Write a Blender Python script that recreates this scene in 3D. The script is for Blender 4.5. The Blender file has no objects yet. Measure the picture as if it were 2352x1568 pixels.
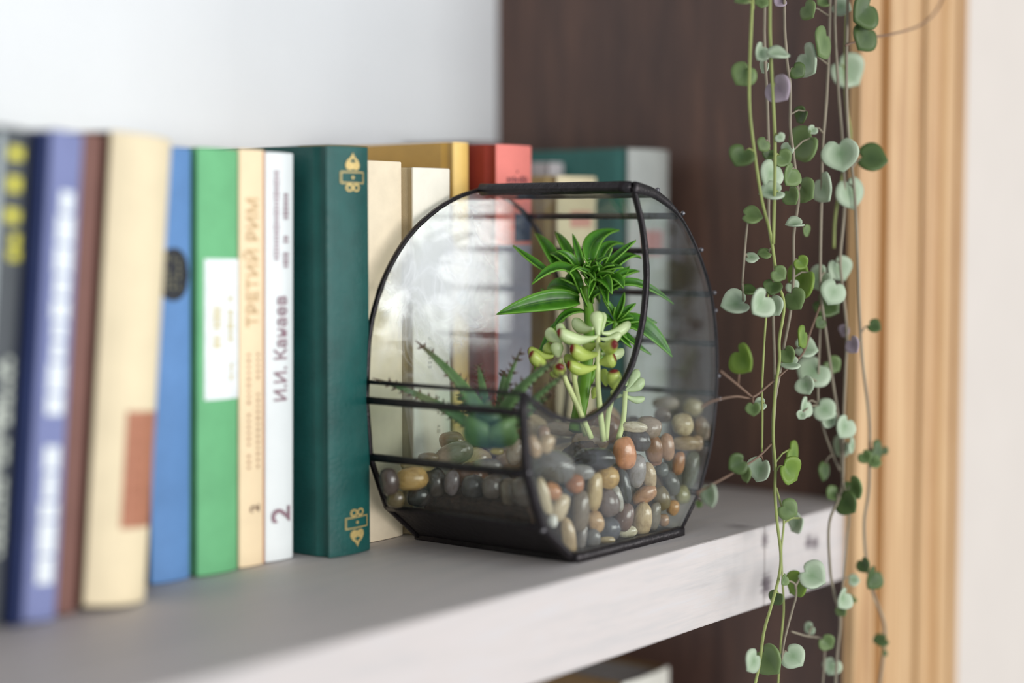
import bpy, bmesh, math, random
from mathutils import Vector, Matrix, noise as mnoise

random.seed(7)
scene = bpy.context.scene
COL = scene.collection

# ------------------------------------------------------------------ camera
cam_data = bpy.data.cameras.new('camera')
cam = bpy.data.objects.new('camera', cam_data)
COL.objects.link(cam)
scene.camera = cam
HEADING = math.radians(38.1)            # shelf direction, measured from the view direction
PITCH = math.atan(269.0 / 4000.0)
cam.location = (0, 0, 0.170)
VIEW_F = Vector((math.cos(HEADING) * math.cos(PITCH), math.sin(HEADING) * math.cos(PITCH), -math.sin(PITCH)))
VIEW_R = Vector((math.sin(HEADING), -math.cos(HEADING), 0))
VIEW_U = VIEW_R.cross(VIEW_F)
cam.rotation_euler = Matrix((VIEW_R, VIEW_U, -VIEW_F)).transposed().to_euler()
cam_data.sensor_width = 36.0
cam_data.lens = 4000.0 / 2352.0 * 36.0
cam_data.clip_start = 0.02
cam_data.dof.use_dof = True
cam_data.dof.focus_distance = 0.936
cam_data.dof.aperture_fstop = 1.7

# ------------------------------------------------------------------ light
world = bpy.data.worlds.new('room_daylight')
scene.world = world
world.use_nodes = True
bgn = world.node_tree.nodes['Background']
bgn.inputs[0].default_value = (0.86, 0.93, 1.0, 1)
bgn.inputs[1].default_value = 0.66

def area(name, loc, rot, sx, sy, power, colour):
    l = bpy.data.lights.new(name, 'AREA')
    l.shape = 'RECTANGLE'
    l.size, l.size_y, l.energy, l.color = sx, sy, power, colour
    o = bpy.data.objects.new(name, l)
    o.location, o.rotation_euler = loc, rot
    COL.objects.link(o)
    return o
# window across from the shelf, then an added lamp to brighten the back panel
area('window_and_fill_daylight', (3.60, -2.1, 0.24), (math.radians(90), 0, 0), 1.25, 0.76, 43, (1.0, 0.985, 0.96))
area('window_and_fill_daylight', (0.15, -2.1, 0.30), (math.radians(90), 0, 0), 2.50, 0.90, 66, (1.0, 0.985, 0.96))

scene.view_settings.view_transform = 'Standard'
scene.view_settings.look = 'None'
scene.view_settings.gamma = 1.0
scene.view_settings.use_curve_mapping = False
scene.view_settings.exposure = -0.10
scene.cycles.transparent_max_bounces = 40
scene.cycles.max_bounces = 10

# ------------------------------------------------------------------ helpers
def lin(c):
    c = c / 255.0
    return c / 12.92 if c <= 0.04045 else ((c + 0.055) / 1.055) ** 2.4
def rgb(c, a=1.0):
    return (lin(c[0]), lin(c[1]), lin(c[2]), a)

def mesh(name, verts, faces, uvs=None, smooth=False):
    me = bpy.data.meshes.new(name)
    me.from_pydata([tuple(v) for v in verts], [], faces)
    if uvs is not None:
        lay = me.uv_layers.new(name='UVMap')
        for l in me.loops:
            lay.data[l.index].uv = uvs[l.vertex_index]
    if smooth:
        for p in me.polygons: p.use_smooth = True
    me.update()
    return me

def fix_normals(me):
    bm = bmesh.new(); bm.from_mesh(me)
    bmesh.ops.recalc_face_normals(bm, faces=bm.faces)
    bm.to_mesh(me); bm.free()
    return me

def obj(name, me, mat, parent=None, bevel=0.0, solid=0.0, seg=2):
    o = bpy.data.objects.new(name, me)
    COL.objects.link(o)
    if mat is not None and not me.materials:
        me.materials.append(mat)
    o.parent = parent
    if solid:
        m = o.modifiers.new('thickness', 'SOLIDIFY'); m.thickness = solid; m.offset = 0
    if bevel:
        m = o.modifiers.new('soft_edge', 'BEVEL'); m.width = bevel; m.segments = seg; m.limit_method = 'ANGLE'
        m.angle_limit = math.radians(40)
    return o

def tag(o, label, cat, group=None, kind=None):
    o['label'] = label
    if cat: o['category'] = cat
    if group: o['group'] = group
    if kind: o['kind'] = kind
    return o

def thing(name, label, cat, loc=(0, 0, 0), rot=(0, 0, 0), group=None):
    o = bpy.data.objects.new(name, None)
    o.empty_display_size = 0.01
    o.location, o.rotation_euler = loc, rot
    COL.objects.link(o)
    return tag(o, label, cat, group)

def box_data(x0, x1, y0, y1, z0, z1):
    v = [(x0, y0, z0), (x1, y0, z0), (x1, y1, z0), (x0, y1, z0), (x0, y0, z1), (x1, y0, z1), (x1, y1, z1), (x0, y1, z1)]
    f = [(0, 3, 2, 1), (4, 5, 6, 7), (0, 1, 5, 4), (1, 2, 6, 5), (2, 3, 7, 6), (3, 0, 4, 7)]
    return v, f

def box(name, x0, x1, y0, y1, z0, z1, mat, parent=None, bevel=0.0):
    v, f = box_data(x0, x1, y0, y1, z0, z1)
    return obj(name, mesh(name, v, f), mat, parent, bevel)

def prism_xy(name, pts, z0, z1, mat, parent=None, bevel=0.0, smooth=False):
    """outline in x,y carried up from z0 to z1"""
    n = len(pts)
    v = [(p[0], p[1], z0) for p in pts] + [(p[0], p[1], z1) for p in pts]
    f = [tuple(range(n))[::-1], tuple(range(n, 2 * n))] + [(i, (i + 1) % n, n + (i + 1) % n, n + i) for i in range(n)]
    return obj(name, fix_normals(mesh(name, v, f)), mat, parent, bevel)

def prism_xz(name, pts, y0, y1, mat, parent=None, bevel=0.0):
    n = len(pts)
    v = [(p[0], y0, p[1]) for p in pts] + [(p[0], y1, p[1]) for p in pts]
    f = [tuple(range(n)), tuple(range(n, 2 * n))[::-1]] + [(i, n + i, n + (i + 1) % n, (i + 1) % n) for i in range(n)]
    return obj(name, fix_normals(mesh(name, v, f)), mat, parent, bevel)

def catmull(pts, n=6):
    pts = [Vector(p) for p in pts]
    P = [pts[0] * 2 - pts[1]] + pts + [pts[-1] * 2 - pts[-2]]
    out = []
    for i in range(1, len(P) - 2):
        a, b, c, d = P[i - 1], P[i], P[i + 1], P[i + 2]
        for k in range(n):
            t = k / n
            out.append(0.5 * ((2 * b) + (c - a) * t + (2 * a - 5 * b + 4 * c - d) * t * t + (3 * b - a - 3 * c + d) * t ** 3))
    out.append(pts[-1])
    return out

def tube_data(pts, radii, sides=7, v=None, f=None):
    v = [] if v is None else v
    f = [] if f is None else f
    pts = [Vector(p) for p in pts]
    n = len(pts)
    if not hasattr(radii, '__len__'): radii = [radii] * n
    ref = Vector((0, 1, 0.3)).normalized()
    base = len(v)
    for i, p in enumerate(pts):
        t = (pts[min(i + 1, n - 1)] - pts[max(i - 1, 0)]).normalized()
        e1 = t.cross(ref)
        if e1.length < 1e-4: e1 = t.cross(Vector((1, 0, 0)))
        e1.normalize(); e2 = t.cross(e1)
        for k in range(sides):
            a = 2 * math.pi * k / sides
            v.append(p + (e1 * math.cos(a) + e2 * math.sin(a)) * radii[i])
    for i in range(n - 1):
        for k in range(sides):
            a, b = base + i * sides + k, base + i * sides + (k + 1) % sides
            f.append((a, b, b + sides, a + sides))
    f.append(tuple(base + k for k in range(sides))[::-1])
    f.append(tuple(base + (n - 1) * sides + k for k in range(sides)))
    return v, f

def sweep(name, pts, e1s, e2s, w, h, mat, parent, closed=False):
    """a flat bar with rounded corners: half width w along e1, half height h along e2"""
    prof = [(-1, -.6), (-.75, -1), (.75, -1), (1, -.6), (1, .6), (.75, 1), (-.75, 1), (-1, .6)]
    n = len(pts); v = []; f = []
    if not hasattr(w, '__len__'): w = [w] * n
    if not hasattr(h, '__len__'): h = [h] * n
    for i in range(n):
        wob = 1 + 0.10 * mnoise.noise(Vector(pts[i]) * 260)
        for a, b in prof:
            v.append(Vector(pts[i]) + Vector(e1s[i]) * a * w[i] * wob + Vector(e2s[i]) * b * h[i] * wob)
    m = len(prof)
    for i in range(n if closed else n - 1):
        j = (i + 1) % n
        for k in range(m):
            f.append((i * m + k, i * m + (k + 1) % m, j * m + (k + 1) % m, j * m + k))
    if not closed:
        f.append(tuple(range(m))[::-1]); f.append(tuple((n - 1) * m + k for k in range(m)))
    me = fix_normals(mesh(name, v, f, smooth=True))
    return obj(name, me, mat, parent)

# ------------------------------------------------------------------ materials
class NT:
    def __init__(self, name):
        self.m = bpy.data.materials.new(name); self.m.use_nodes = True
        self.t = self.m.node_tree; self.n = self.t.nodes; self.l = self.t.links
        self.b = self.n['Principled BSDF']; self.out = self.n['Material Output']
    def add(self, kind, **kw):
        nd = self.n.new(kind)
        for k, v in kw.items(): setattr(nd, k, v)
        return nd
    def link(self, a, b): self.l.new(a, b)
    def val(self, node, **kw):
        for k, v in kw.items(): node.inputs[k.replace('_', ' ')].default_value = v
    def math(self, op, a, b=None, clamp=False):
        nd = self.add('ShaderNodeMath', operation=op, use_clamp=clamp)
        for i, x in enumerate((a, b)):
            if x is None: continue
            if hasattr(x, 'is_linked'): self.link(x, nd.inputs[i])
            else: nd.inputs[i].default_value = x
        return nd.outputs[0]
    def mix(self, fac, a, b, blend='MIX'):
        nd = self.add('ShaderNodeMix', data_type='RGBA', blend_type=blend)
        for i, x in ((0, fac), (6, a), (7, b)):
            if hasattr(x, 'is_linked'): self.link(x, nd.inputs[i])
            else: nd.inputs[i].default_value = x
        return nd.outputs[2]
    def noise(self, coord, scale, detail=4, rough=.55, dist=0, stretch=None):
        if stretch:
            mp = self.add('ShaderNodeMapping'); mp.inputs['Scale'].default_value = stretch
            self.link(coord, mp.inputs[0]); coord = mp.outputs[0]
        nd = self.add('ShaderNodeTexNoise')
        self.link(coord, nd.inputs['Vector'])
        nd.inputs['Scale'].default_value = scale; nd.inputs['Detail'].default_value = detail
        nd.inputs['Roughness'].default_value = rough; nd.inputs['Distortion'].default_value = dist
        return nd.outputs['Fac']
    def ramp(self, fac, stops):
        nd = self.add('ShaderNodeValToRGB')
        e = nd.color_ramp.elements
        while len(e) < len(stops): e.new(0.5)
        for el, (p, c) in zip(e, stops):
            el.position = p; el.color = c
        self.link(fac, nd.inputs[0])
        return nd.outputs[0]
    def bump(self, h, strength, dist):
        nd = self.add('ShaderNodeBump')
        nd.inputs['Strength'].default_value = strength; nd.inputs['Distance'].default_value = dist
        self.link(h, nd.inputs['Height'])
        self.link(nd.outputs[0], self.b.inputs['Normal'])
    def coord(self, which='Object'):
        return self.add('ShaderNodeTexCoord').outputs[which]

def plain(name, c, rough=.6, var=.12, scale=60, bump=.15, bscale=900, spec=.4, metal=0, stretch=None, coat=0):
    t = NT(name); co = t.coord()
    n = t.noise(co, scale, 5, .6, stretch=stretch)
    c = rgb(c)
    dark = tuple(x * (1 - var) for x in c[:3]) + (1,)
    light = tuple(min(1, x * (1 + var)) for x in c[:3]) + (1,)
    t.link(t.ramp(n, [(.3, dark), (.7, light)]), t.b.inputs['Base Color'])
    t.b.inputs['Roughness'].default_value = rough
    t.b.inputs['Specular IOR Level'].default_value = spec
    t.b.inputs['Metallic'].default_value = metal
    if coat:
        t.b.inputs['Coat Weight'].default_value = coat; t.b.inputs['Coat Roughness'].default_value = .15
    if bump:
        t.bump(t.noise(co, bscale, 2), bump, .0006)
    return t.m

def wood(name, stops, grain=(3, 60, 60), scale=6, rough=.5, bump=.15, knots=(), knotc=(.08, .06, .06, 1), stretch2=None):
    t = NT(name); co = t.coord()
    n1 = t.noise(co, scale, 6, .6, .6, stretch=grain)
    n2 = t.noise(co, scale * 5, 4, .6, .2, stretch=grain)
    f = t.math('ADD', t.math('MULTIPLY', n1, .7), t.math('MULTIPLY', n2, .3))
    c = t.ramp(f, stops)
    for (k, rad, amt) in knots:
        d = t.add('ShaderNodeVectorMath', operation='DISTANCE'); t.link(co, d.inputs[0]); d.inputs[1].default_value = k
        wob = t.math('ADD', d.outputs['Value'], t.math('MULTIPLY', t.math('SUBTRACT', n2, .5), rad * 1.2))
        m = t.math('MULTIPLY', t.math('SUBTRACT', 1.0, t.math('DIVIDE', wob, rad), True), amt * 1.6, True)
        c = t.mix(m, c, knotc)
    t.link(c, t.b.inputs['Base Color'])
    t.b.inputs['Roughness'].default_value = rough
    t.bump(n2, bump, .0008)
    return t.m

def glass(name, haze=.03, streak=0.0, smear=None):
    """clear window glass: mirror part by the angle of view (Schlick), rest goes straight through; plus smears of dust"""
    t = NT(name); t.n.remove(t.b)
    g = t.add('ShaderNodeNewGeometry')
    d = t.add('ShaderNodeVectorMath', operation='DOT_PRODUCT')
    t.link(g.outputs['Normal'], d.inputs[0]); t.link(g.outputs['Incoming'], d.inputs[1])
    c = t.math('ABSOLUTE', d.outputs['Value'])
    k = t.math('POWER', t.math('SUBTRACT', 1.0, c), 5.0)
    fr = t.math('ADD', t.math('MULTIPLY', k, .957), .043)
    tr = t.add('ShaderNodeBsdfTransparent'); tr.inputs[0].default_value = (.965, .985, .975, 1)
    gl = t.add('ShaderNodeBsdfGlossy'); gl.inputs['Roughness'].default_value = .01
    m1 = t.add('ShaderNodeMixShader'); t.link(fr, m1.inputs[0]); t.link(tr.outputs[0], m1.inputs[1]); t.link(gl.outputs[0], m1.inputs[2])
    co = t.coord()
    n = t.noise(co, 22, 6, .65, 1.0)
    h = t.math('MULTIPLY', t.math('SUBTRACT', n, .35, True), haze * 4, True)
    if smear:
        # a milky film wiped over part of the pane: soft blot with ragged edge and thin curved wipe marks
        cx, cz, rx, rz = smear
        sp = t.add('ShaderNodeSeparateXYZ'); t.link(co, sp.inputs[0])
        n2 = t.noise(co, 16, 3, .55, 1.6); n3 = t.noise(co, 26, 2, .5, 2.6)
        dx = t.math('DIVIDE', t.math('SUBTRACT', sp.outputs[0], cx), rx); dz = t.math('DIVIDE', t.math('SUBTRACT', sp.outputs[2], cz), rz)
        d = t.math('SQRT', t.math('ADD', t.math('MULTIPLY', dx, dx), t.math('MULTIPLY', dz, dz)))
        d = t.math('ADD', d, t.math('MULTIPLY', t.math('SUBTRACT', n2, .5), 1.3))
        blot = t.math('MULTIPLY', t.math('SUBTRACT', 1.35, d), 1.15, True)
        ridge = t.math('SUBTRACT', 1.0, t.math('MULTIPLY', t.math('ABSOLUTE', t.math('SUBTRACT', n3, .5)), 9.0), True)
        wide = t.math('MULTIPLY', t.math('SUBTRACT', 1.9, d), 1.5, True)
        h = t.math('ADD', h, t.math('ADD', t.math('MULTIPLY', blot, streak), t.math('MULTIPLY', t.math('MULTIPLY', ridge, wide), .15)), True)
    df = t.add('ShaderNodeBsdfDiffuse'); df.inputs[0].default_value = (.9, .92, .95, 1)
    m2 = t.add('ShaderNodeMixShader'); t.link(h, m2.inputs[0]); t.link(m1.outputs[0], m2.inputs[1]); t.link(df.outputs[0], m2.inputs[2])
    t.link(m2.outputs[0], t.out.inputs[0])
    return t.m

def leafmat(name, dark, light, edge=None, rough=.35, trans=.25, vein=0.0, tipc=None, bloom=None):
    """uv: x along the leaf, y across (0.5 = midrib)"""
    t = NT(name)
    uv = t.add('ShaderNodeSeparateXYZ'); t.link(t.coord('UV'), uv.inputs[0])
    ac = t.math('MULTIPLY', t.math('ABSOLUTE', t.math('SUBTRACT', uv.outputs[1], .5)), 2.0)
    n = t.noise(t.coord(), 160, 4, .6)
    f = t.math('ADD', t.math('MULTIPLY', ac, .5), t.math('MULTIPLY', n, .6))
    c = t.ramp(f, [(.25, rgb(dark)), (.75, rgb(light))])
    if edge:
        e = t.math('MULTIPLY', t.math('SUBTRACT', ac, .86, True), 8.0, True)
        c = t.mix(t.math('MULTIPLY', e, .5), c, rgb(edge))
        mid = t.math('SUBTRACT', 1.0, t.math('MULTIPLY', ac, 14.0), True)
        c = t.mix(t.math('MULTIPLY', mid, .35), c, rgb(edge))
    if vein:
        v = t.noise(t.coord(), 420, 3, .6, 1.4)
        c = t.mix(t.math('MULTIPLY', t.math('SUBTRACT', v, .48, True), vein * 6, True), c, rgb(dark))
    if tipc:
        a = t.add('ShaderNodeAttribute', attribute_name='tip')
        c = t.mix(a.outputs['Fac'], c, rgb(tipc))
    t.link(c, t.b.inputs['Base Color'])
    t.b.inputs['Roughness'].default_value = rough
    t.b.inputs['Specular IOR Level'].default_value = .45
    tl = t.add('ShaderNodeBsdfTranslucent'); t.link(c, tl.inputs[0])
    ms = t.add('ShaderNodeMixShader'); ms.inputs[0].default_value = trans
    t.link(t.b.outputs[0], ms.inputs[1]); t.link(tl.outputs[0], ms.inputs[2]); t.link(ms.outputs[0], t.out.inputs[0])
    return t.m

M = {}
M['shelf'] = wood('white_washed_wood', [(.25, (.45, .41, .40, 1)), (.42, (.52, .485, .475, 1)), (.54, (.57, .515, .495, 1)), (.72, (.55, .535, .545, 1))],
                  grain=(2, 26, 26), scale=5, rough=.55, bump=.25,
                  knots=[((.8560, .488, -.034), .0085, .85), ((.8535, .488, -.008), .006, .6), ((.905, .488, -.016), .0065, .75), ((.913, .488, -.018), .006, .75), ((.845, .50, 0), .010, .35)],
                  knotc=(.13, .10, .11, 1))
M['brown'] = wood('dark_stained_wood', [(.28, (.050, .027, .022, 1)), (.44, (.085, .047, .038, 1)), (.58, (.128, .068, .050, 1)), (.74, (.23, .115, .075, 1))],
                  grain=(9, 9, .8), scale=6, rough=.46, bump=.15)
M['pine'] = wood('pine_wood', [(.32, (.27, .125, .045, 1)), (.44, (.46, .255, .105, 1)), (.56, (.58, .365, .175, 1)), (.72, (.66, .455, .245, 1))],
                 grain=(26, 26, .7), scale=4, rough=.45, bump=.12)
M['white'] = plain('white_satin_paint', (238, 242, 246), rough=.6, var=.015, scale=12, bump=.03, bscale=300, spec=.5)
M['plaster'] = plain('cream_wall_paint', (204, 195, 187), rough=.8, var=.02, scale=20, bump=.08, bscale=500)
M['lead'] = plain('black_patina_solder', (38, 33, 36), rough=.38, var=.35, scale=180, bump=.5, bscale=420, spec=.6, metal=.55)
M['bead'] = plain('solder_bead', (120, 118, 122), rough=.3, var=.2, scale=200, bump=.1, metal=.8)
M['glass'] = glass('clear_glass', .006)
M['glass_side'] = glass('clear_glass_dusty', .011)
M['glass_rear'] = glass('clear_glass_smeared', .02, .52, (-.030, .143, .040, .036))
M['glass_rim'] = glass('clear_glass_strips', .02)
M['paper'] = plain('page_paper', (214, 200, 172), rough=.8, var=.12, scale=30, bump=.6, bscale=60, stretch=(30, .3, .3))
M['paper_grey'] = plain('grey_page_paper', (150, 146, 142), rough=.85, var=.1, scale=30, bump=.5, bscale=60, stretch=(30, .3, .3))
M['gold'] = plain('gold_foil', (206, 182, 120), rough=.4, var=.15, scale=300, bump=0, metal=.35)

PEBBLES = [  # centre mm, half axes mm, roll, colour, label
 ((761.8,520.9,48.3),(5.7,8.2,4.4),8,(212,140,92),'egg shaped orange pebble at the centre of the pebble bank'),
 ((774.2,522.0,54.5),(7.5,5.7,4.2),-20,(78,68,68),'dark grey angular pebble touching the pale succulent stem'),
 ((738.6,523.9,47.7),(10.3,5.3,4.3),3,(62,56,60),'long black pebble lying below the bare soil'),
 ((788.0,519.9,48.2),(4.6,7.7,3.5),8,(146,102,70),'brown dented pebble right of the dark angular one'),
 ((800.1,519.5,48.1),(4.1,7.0,3.0),6,(176,132,98),'upright tan pebble beside the speckled flat pebble'),
 ((823.2,521.8,47.6),(7.5,3.9,3.2),0,(172,146,112),'flat speckled tan pebble under the round cream pebble'),
 ((811.6,519.0,37.7),(3.3,6.1,3.0),-8,(180,122,76),'slim orange brown pebble under the speckled flat pebble'),
 ((825.2,519.8,32.4),(4.3,10.5,3.9),-12,(116,114,98),'tall grey green pebble at the right glass edge'),
 ((819.2,521.1,58.8),(5.7,5.8,5.1),0,(200,180,142),'round cream pebble high at the right of the bank'),
 ((836.3,519.5,55.1),(4.1,6.4,3.2),10,(150,124,102),'taupe pebble against the rightmost glass edge'),
 ((785.3,521.7,60.4),(7.0,5.3,4.4),-15,(156,134,116),'smooth taupe pebble above the dark angular pebble'),
 ((826.6,539.7,61.7),(4.4,4.0,3.1),0,(138,122,112),'small grey brown pebble left of the round cream pebble'),
 ((860.2,540.4,63.5),(5.3,4.7,3.6),-25,(170,154,116),'olive tan pebble topmost at the right of the bank'),
 ((848.1,551.4,66.1),(7.1,3.7,2.8),5,(150,130,118),'dull brown pebble topmost in the middle of the bank'),
 ((771.9,520.4,37.9),(5.1,8.4,3.9),-8,(156,145,140),'lavender grey pebble under the orange egg pebble'),
 ((782.7,519.4,34.6),(3.7,6.7,3.5),10,(204,176,138),'cream pebble tucked behind the lavender grey pebble'),
 ((794.9,519.2,36.2),(3.6,3.7,3.2),0,(98,98,92),'small dark green grey pebble right of the cream pebble'),
 ((805.3,519.8,27.2),(4.3,6.8,3.9),18,(104,101,98),'glossy dark grey pebble leaning to the lower right'),
 ((817.0,519.8,19.4),(4.3,5.0,3.9),15,(156,150,104),'greenish yellow pebble near the lower right glass edge'),
 ((795.4,519.9,20.3),(4.6,6.8,3.5),15,(116,98,62),'olive brown pebble above the little amber pebble'),
 ((806.1,518.9,13.8),(3.4,4.0,2.7),-15,(192,138,70),'little amber pebble near the lower right corner'),
 ((781.5,521.6,23.6),(7.0,4.4,3.8),35,(184,134,92),'tan slanting pebble in the middle of the bank'),
 ((758.5,518.9,31.4),(3.3,8.5,2.9),12,(76,72,72),'dark ribbed pebble standing between yellow and tan ones'),
 ((745.9,521.3,37.2),(6.0,5.7,5.2),-10,(198,158,92),'yellow rounded pebble below the long black pebble'),
 ((732.2,519.7,31.3),(4.1,9.5,3.8),-4,(196,168,120),'tall cream yellow pebble left of the yellow rounded one'),
 ((746.0,520.9,23.8),(5.8,7.4,4.3),15,(118,100,94),'mauve brown pebble right of the tall cream yellow one'),
 ((753.7,520.4,25.4),(3.1,6.8,2.7),12,(178,172,162),'thin pale grey pebble behind the mauve brown one'),
 ((722.3,521.2,42.7),(6.5,3.8,3.4),0,(140,134,130),'light grey oval pebble left of the yellow rounded one'),
 ((715.1,520.0,37.8),(4.6,4.6,3.8),0,(168,108,72),'rust brown round pebble under the light grey oval one'),
 ((702.6,524.0,47.4),(10.0,7.7,5.8),-12,(110,104,100),'big dull grey pebble at the left end of the bank'),
 ((690.0,519.2,60.6),(3.7,4.8,3.1),-25,(188,160,128),'beige pebble tilted on top at the left end'),
 ((678.9,518.4,60.6),(2.8,5.6,2.1),18,(182,150,118),'tan upright pebble next to the black glass seam'),
 ((714.0,539.0,61.9),(3.3,4.4,3.1),0,(154,122,100),'pinkish brown pebble topmost at the left end'),
 ((771.2,568.3,57.2),(9.6,3.8,3.5),-4,(166,146,124),'long beige pebble lying behind the bare soil'),
 ((715.2,527.0,35.1),(6.0,4.1,3.5),-35,(88,88,96),'blue grey pebble leaning under the big grey one'),
 ((695.5,519.8,36.4),(4.6,3.8,3.0),-40,(194,134,92),'orange wedge pebble beside the black glass seam'),
 ((701.8,520.0,26.8),(4.4,7.1,4.1),-22,(208,186,154),'pale cream almond pebble beside the black glass seam'),
 ((719.8,520.1,22.7),(4.7,10.7,4.0),-4,(126,110,94),'tall streaked brown grey pebble left of the tan knob'),
 ((733.4,520.1,15.7),(4.6,5.4,4.2),10,(194,156,114),'tan knob pebble under the tall cream yellow one'),
 ((747.3,521.8,9.8),(6.4,6.4,5.9),0,(92,90,96),'blue black round pebble near the bottom'),
 ((760.3,520.4,14.6),(5.0,7.1,4.2),-10,(120,92,82),'reddish brown oval pebble left of the mottled cream one'),
 ((777.7,520.2,10.8),(4.8,8.8,3.9),-5,(202,174,132),'mottled cream upright pebble near the bottom edge'),
 ((787.4,518.9,11.1),(3.3,7.5,2.8),-8,(124,114,98),'grey green sliver pebble right of the mottled cream one'),
 ((796.3,518.5,8.1),(2.8,3.3,2.3),0,(172,134,102),'small tan pebble lowest at the right corner'),
 ((763.2,519.9,6.0),(5.0,3.0,2.3),15,(214,204,174),'white flat pebble on the bottom seam'),
 ((708.5,519.1,11.7),(3.6,9.3,2.8),10,(190,162,124),'long cream pebble slanting at the bottom left corner'),
 ((722.4,521.1,8.8),(2.8,7.1,2.6),-8,(134,124,118),'narrow grey pebble at the bottom left corner'),
 ((730.3,519.1,7.2),(3.7,5.0,2.7),0,(114,108,104),'dark grey pebble low between grey and blue black ones'),
 ((742.8,519.0,4.7),(4.0,1.9,1.4),0,(178,156,114),'small flat tan pebble on the bottom seam'),
 ((790.3,520.1,40.8),(3.1,2.0,1.7),10,(156,108,82),'tiny brown pebble under the dented brown one'),
 ((830.6,518.8,47.4),(3.3,4.1,2.6),0,(176,146,116),'tan pebble right of the speckled flat pebble'),
 ((687.1,518.2,34.9),(2.6,9.3,2.2),14,(206,186,152),'ivory sliver pebble flat against the front seam'),
 ((693.8,518.0,21.6),(2.3,3.1,1.9),0,(232,228,220),'bright white tiny pebble at the front seam'),
 ((770.7,521.0,61.7),(6.5,2.8,2.3),-4,(206,192,168),'pale rimmed pebble behind the dark angular one'),
 ((790.2,531.2,16.1),(3.6,4.3,3.4),0,(92,82,74),'brown pebble half hidden in the lower middle'),
 ((821.9,531.0,36.3),(3.6,4.3,2.7),0,(100,92,66),'dark olive pebble half hidden behind the tan ones'),
 ((722.3,530.5,17.2),(2.8,4.3,2.3),20,(150,130,110),'beige pebble half hidden near the front seam'),
 ((833.1,531.0,24.4),(3.6,4.3,2.7),0,(112,104,84),'grey olive pebble half hidden near the right edge'),
 ((768.8,531.7,36.9),(4.3,3.9,3.4),0,(110,84,70),'dark brown pebble half hidden under the orange egg one'),
 ((741.6,532.5,47.7),(4.3,4.3,3.3),0,(122,112,104),'grey pebble half hidden beside the long black one'),
 ((680.3,600.0,36.9),(8.1,5.8,5.0),5,(205,166,104),'amber cream pebble behind the lower front pane'),
 ((662.8,600.0,37.6),(4.7,6.8,4.0),5,(80,70,64),'dark pebble at the far end behind the lower front pane'),
 ((712.9,600.0,53.5),(6.5,5.1,4.3),0,(138,108,82),'round brown pebble left of the spiky plant base'),
 ((705.0,591.6,48.5),(9.7,5.7,4.9),20,(146,130,114),'big taupe pebble in front of the spiky plant base'),
 ((705.0,551.1,52.8),(4.0,6.4,3.4),-12,(196,178,160),'upright pale pebble right of the spiky plant base'),
 ((693.4,600.0,46.7),(5.2,2.7,2.3),0,(116,104,78),'olive pebble behind the middle front pane'),
 ((686.4,601.0,43.1),(8.4,3.1,2.6),0,(190,174,126),'flat cream pebble behind the middle front bar'),
 ((695.0,596.2,33.6),(5.7,7.5,4.9),10,(88,78,70),'dark brown pebble behind the lower front pane'),
 ((695.0,585.0,34.6),(3.9,6.2,3.3),-10,(128,116,116),'mauve grey pebble behind the lower front pane'),
 ((667.5,600.0,27.9),(4.5,4.3,3.6),0,(92,82,56),'dark olive pebble low behind the front pane'),
 ((700.0,558.7,53.0),(3.4,1.8,1.5),0,(198,176,92),'small yellow pebble under the spiky plant'),
 ((700.0,574.7,33.0),(5.8,5.8,5.0),0,(84,80,78),'grey pebble low behind the front pane centre'),
 ((700.0,561.2,33.6),(5.5,6.2,4.7),0,(112,100,92),'brown grey pebble low behind the front pane near the corner'),
 ((702.0,551.3,31.7),(5.2,7.1,4.4),0,(136,120,102),'tan pebble low behind the front pane at the corner'),
 ((697.0,562.1,45.6),(7.1,3.2,2.8),0,(150,138,120),'flat grey tan pebble behind the middle front bar'),
 ((685.2,600.0,27.1),(5.8,5.2,4.4),0,(70,62,58),'blackish pebble lowest behind the front pane'),
 ((792.8,586.1,38.3),(10.2,9.9,8.4),18,(120,108,100),'dull grey rounded pebble in the heap behind the front layer of pebbles'),
 ((791.6,554.8,41.9),(8.2,7.4,6.3),161,(92,86,84),'dark grey rounded pebble in the heap behind the front layer of pebbles'),
 ((777.2,554.3,50.4),(9.5,7.4,6.3),17,(176,146,112),'light tan rounded pebble in the heap behind the front layer of pebbles'),
 ((778.0,548.0,34.4),(10.7,8.0,6.8),7,(120,108,100),'dull grey rounded pebble in the heap behind the front layer of pebbles'),
 ((799.5,558.7,55.9),(8.5,7.3,6.2),139,(146,104,74),'warm brown rounded pebble in the heap behind the front layer of pebbles'),
 ((776.8,568.2,36.5),(11.6,11.0,9.3),89,(196,172,134),'cream rounded pebble in the heap behind the front layer of pebbles'),
 ((821.4,576.1,55.8),(9.6,9.3,7.9),117,(176,146,112),'light tan rounded pebble in the heap behind the front layer of pebbles'),
 ((814.5,586.0,42.9),(8.4,6.4,5.4),157,(120,108,100),'dull grey rounded pebble in the heap behind the front layer of pebbles'),
 ((778.7,598.4,55.0),(10.7,7.6,6.5),161,(196,172,134),'cream rounded pebble in the heap behind the front layer of pebbles'),
 ((775.2,595.7,30.3),(11.5,8.5,7.2),145,(120,108,100),'dull grey rounded pebble in the heap behind the front layer of pebbles'),
 ((801.3,546.5,30.9),(10.4,8.8,7.5),155,(196,172,134),'cream rounded pebble in the heap behind the front layer of pebbles'),
 ((813.8,548.7,52.9),(8.8,6.9,5.9),150,(92,86,84),'dark grey rounded pebble in the heap behind the front layer of pebbles'),
 ((810.8,571.6,32.0),(9.0,8.6,7.3),64,(120,108,100),'dull grey rounded pebble in the heap behind the front layer of pebbles'),
 ((744.0,584.8,39.3),(8.4,6.7,5.7),14,(176,146,112),'light tan rounded pebble in the low heap against the rear glass disc'),
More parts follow.
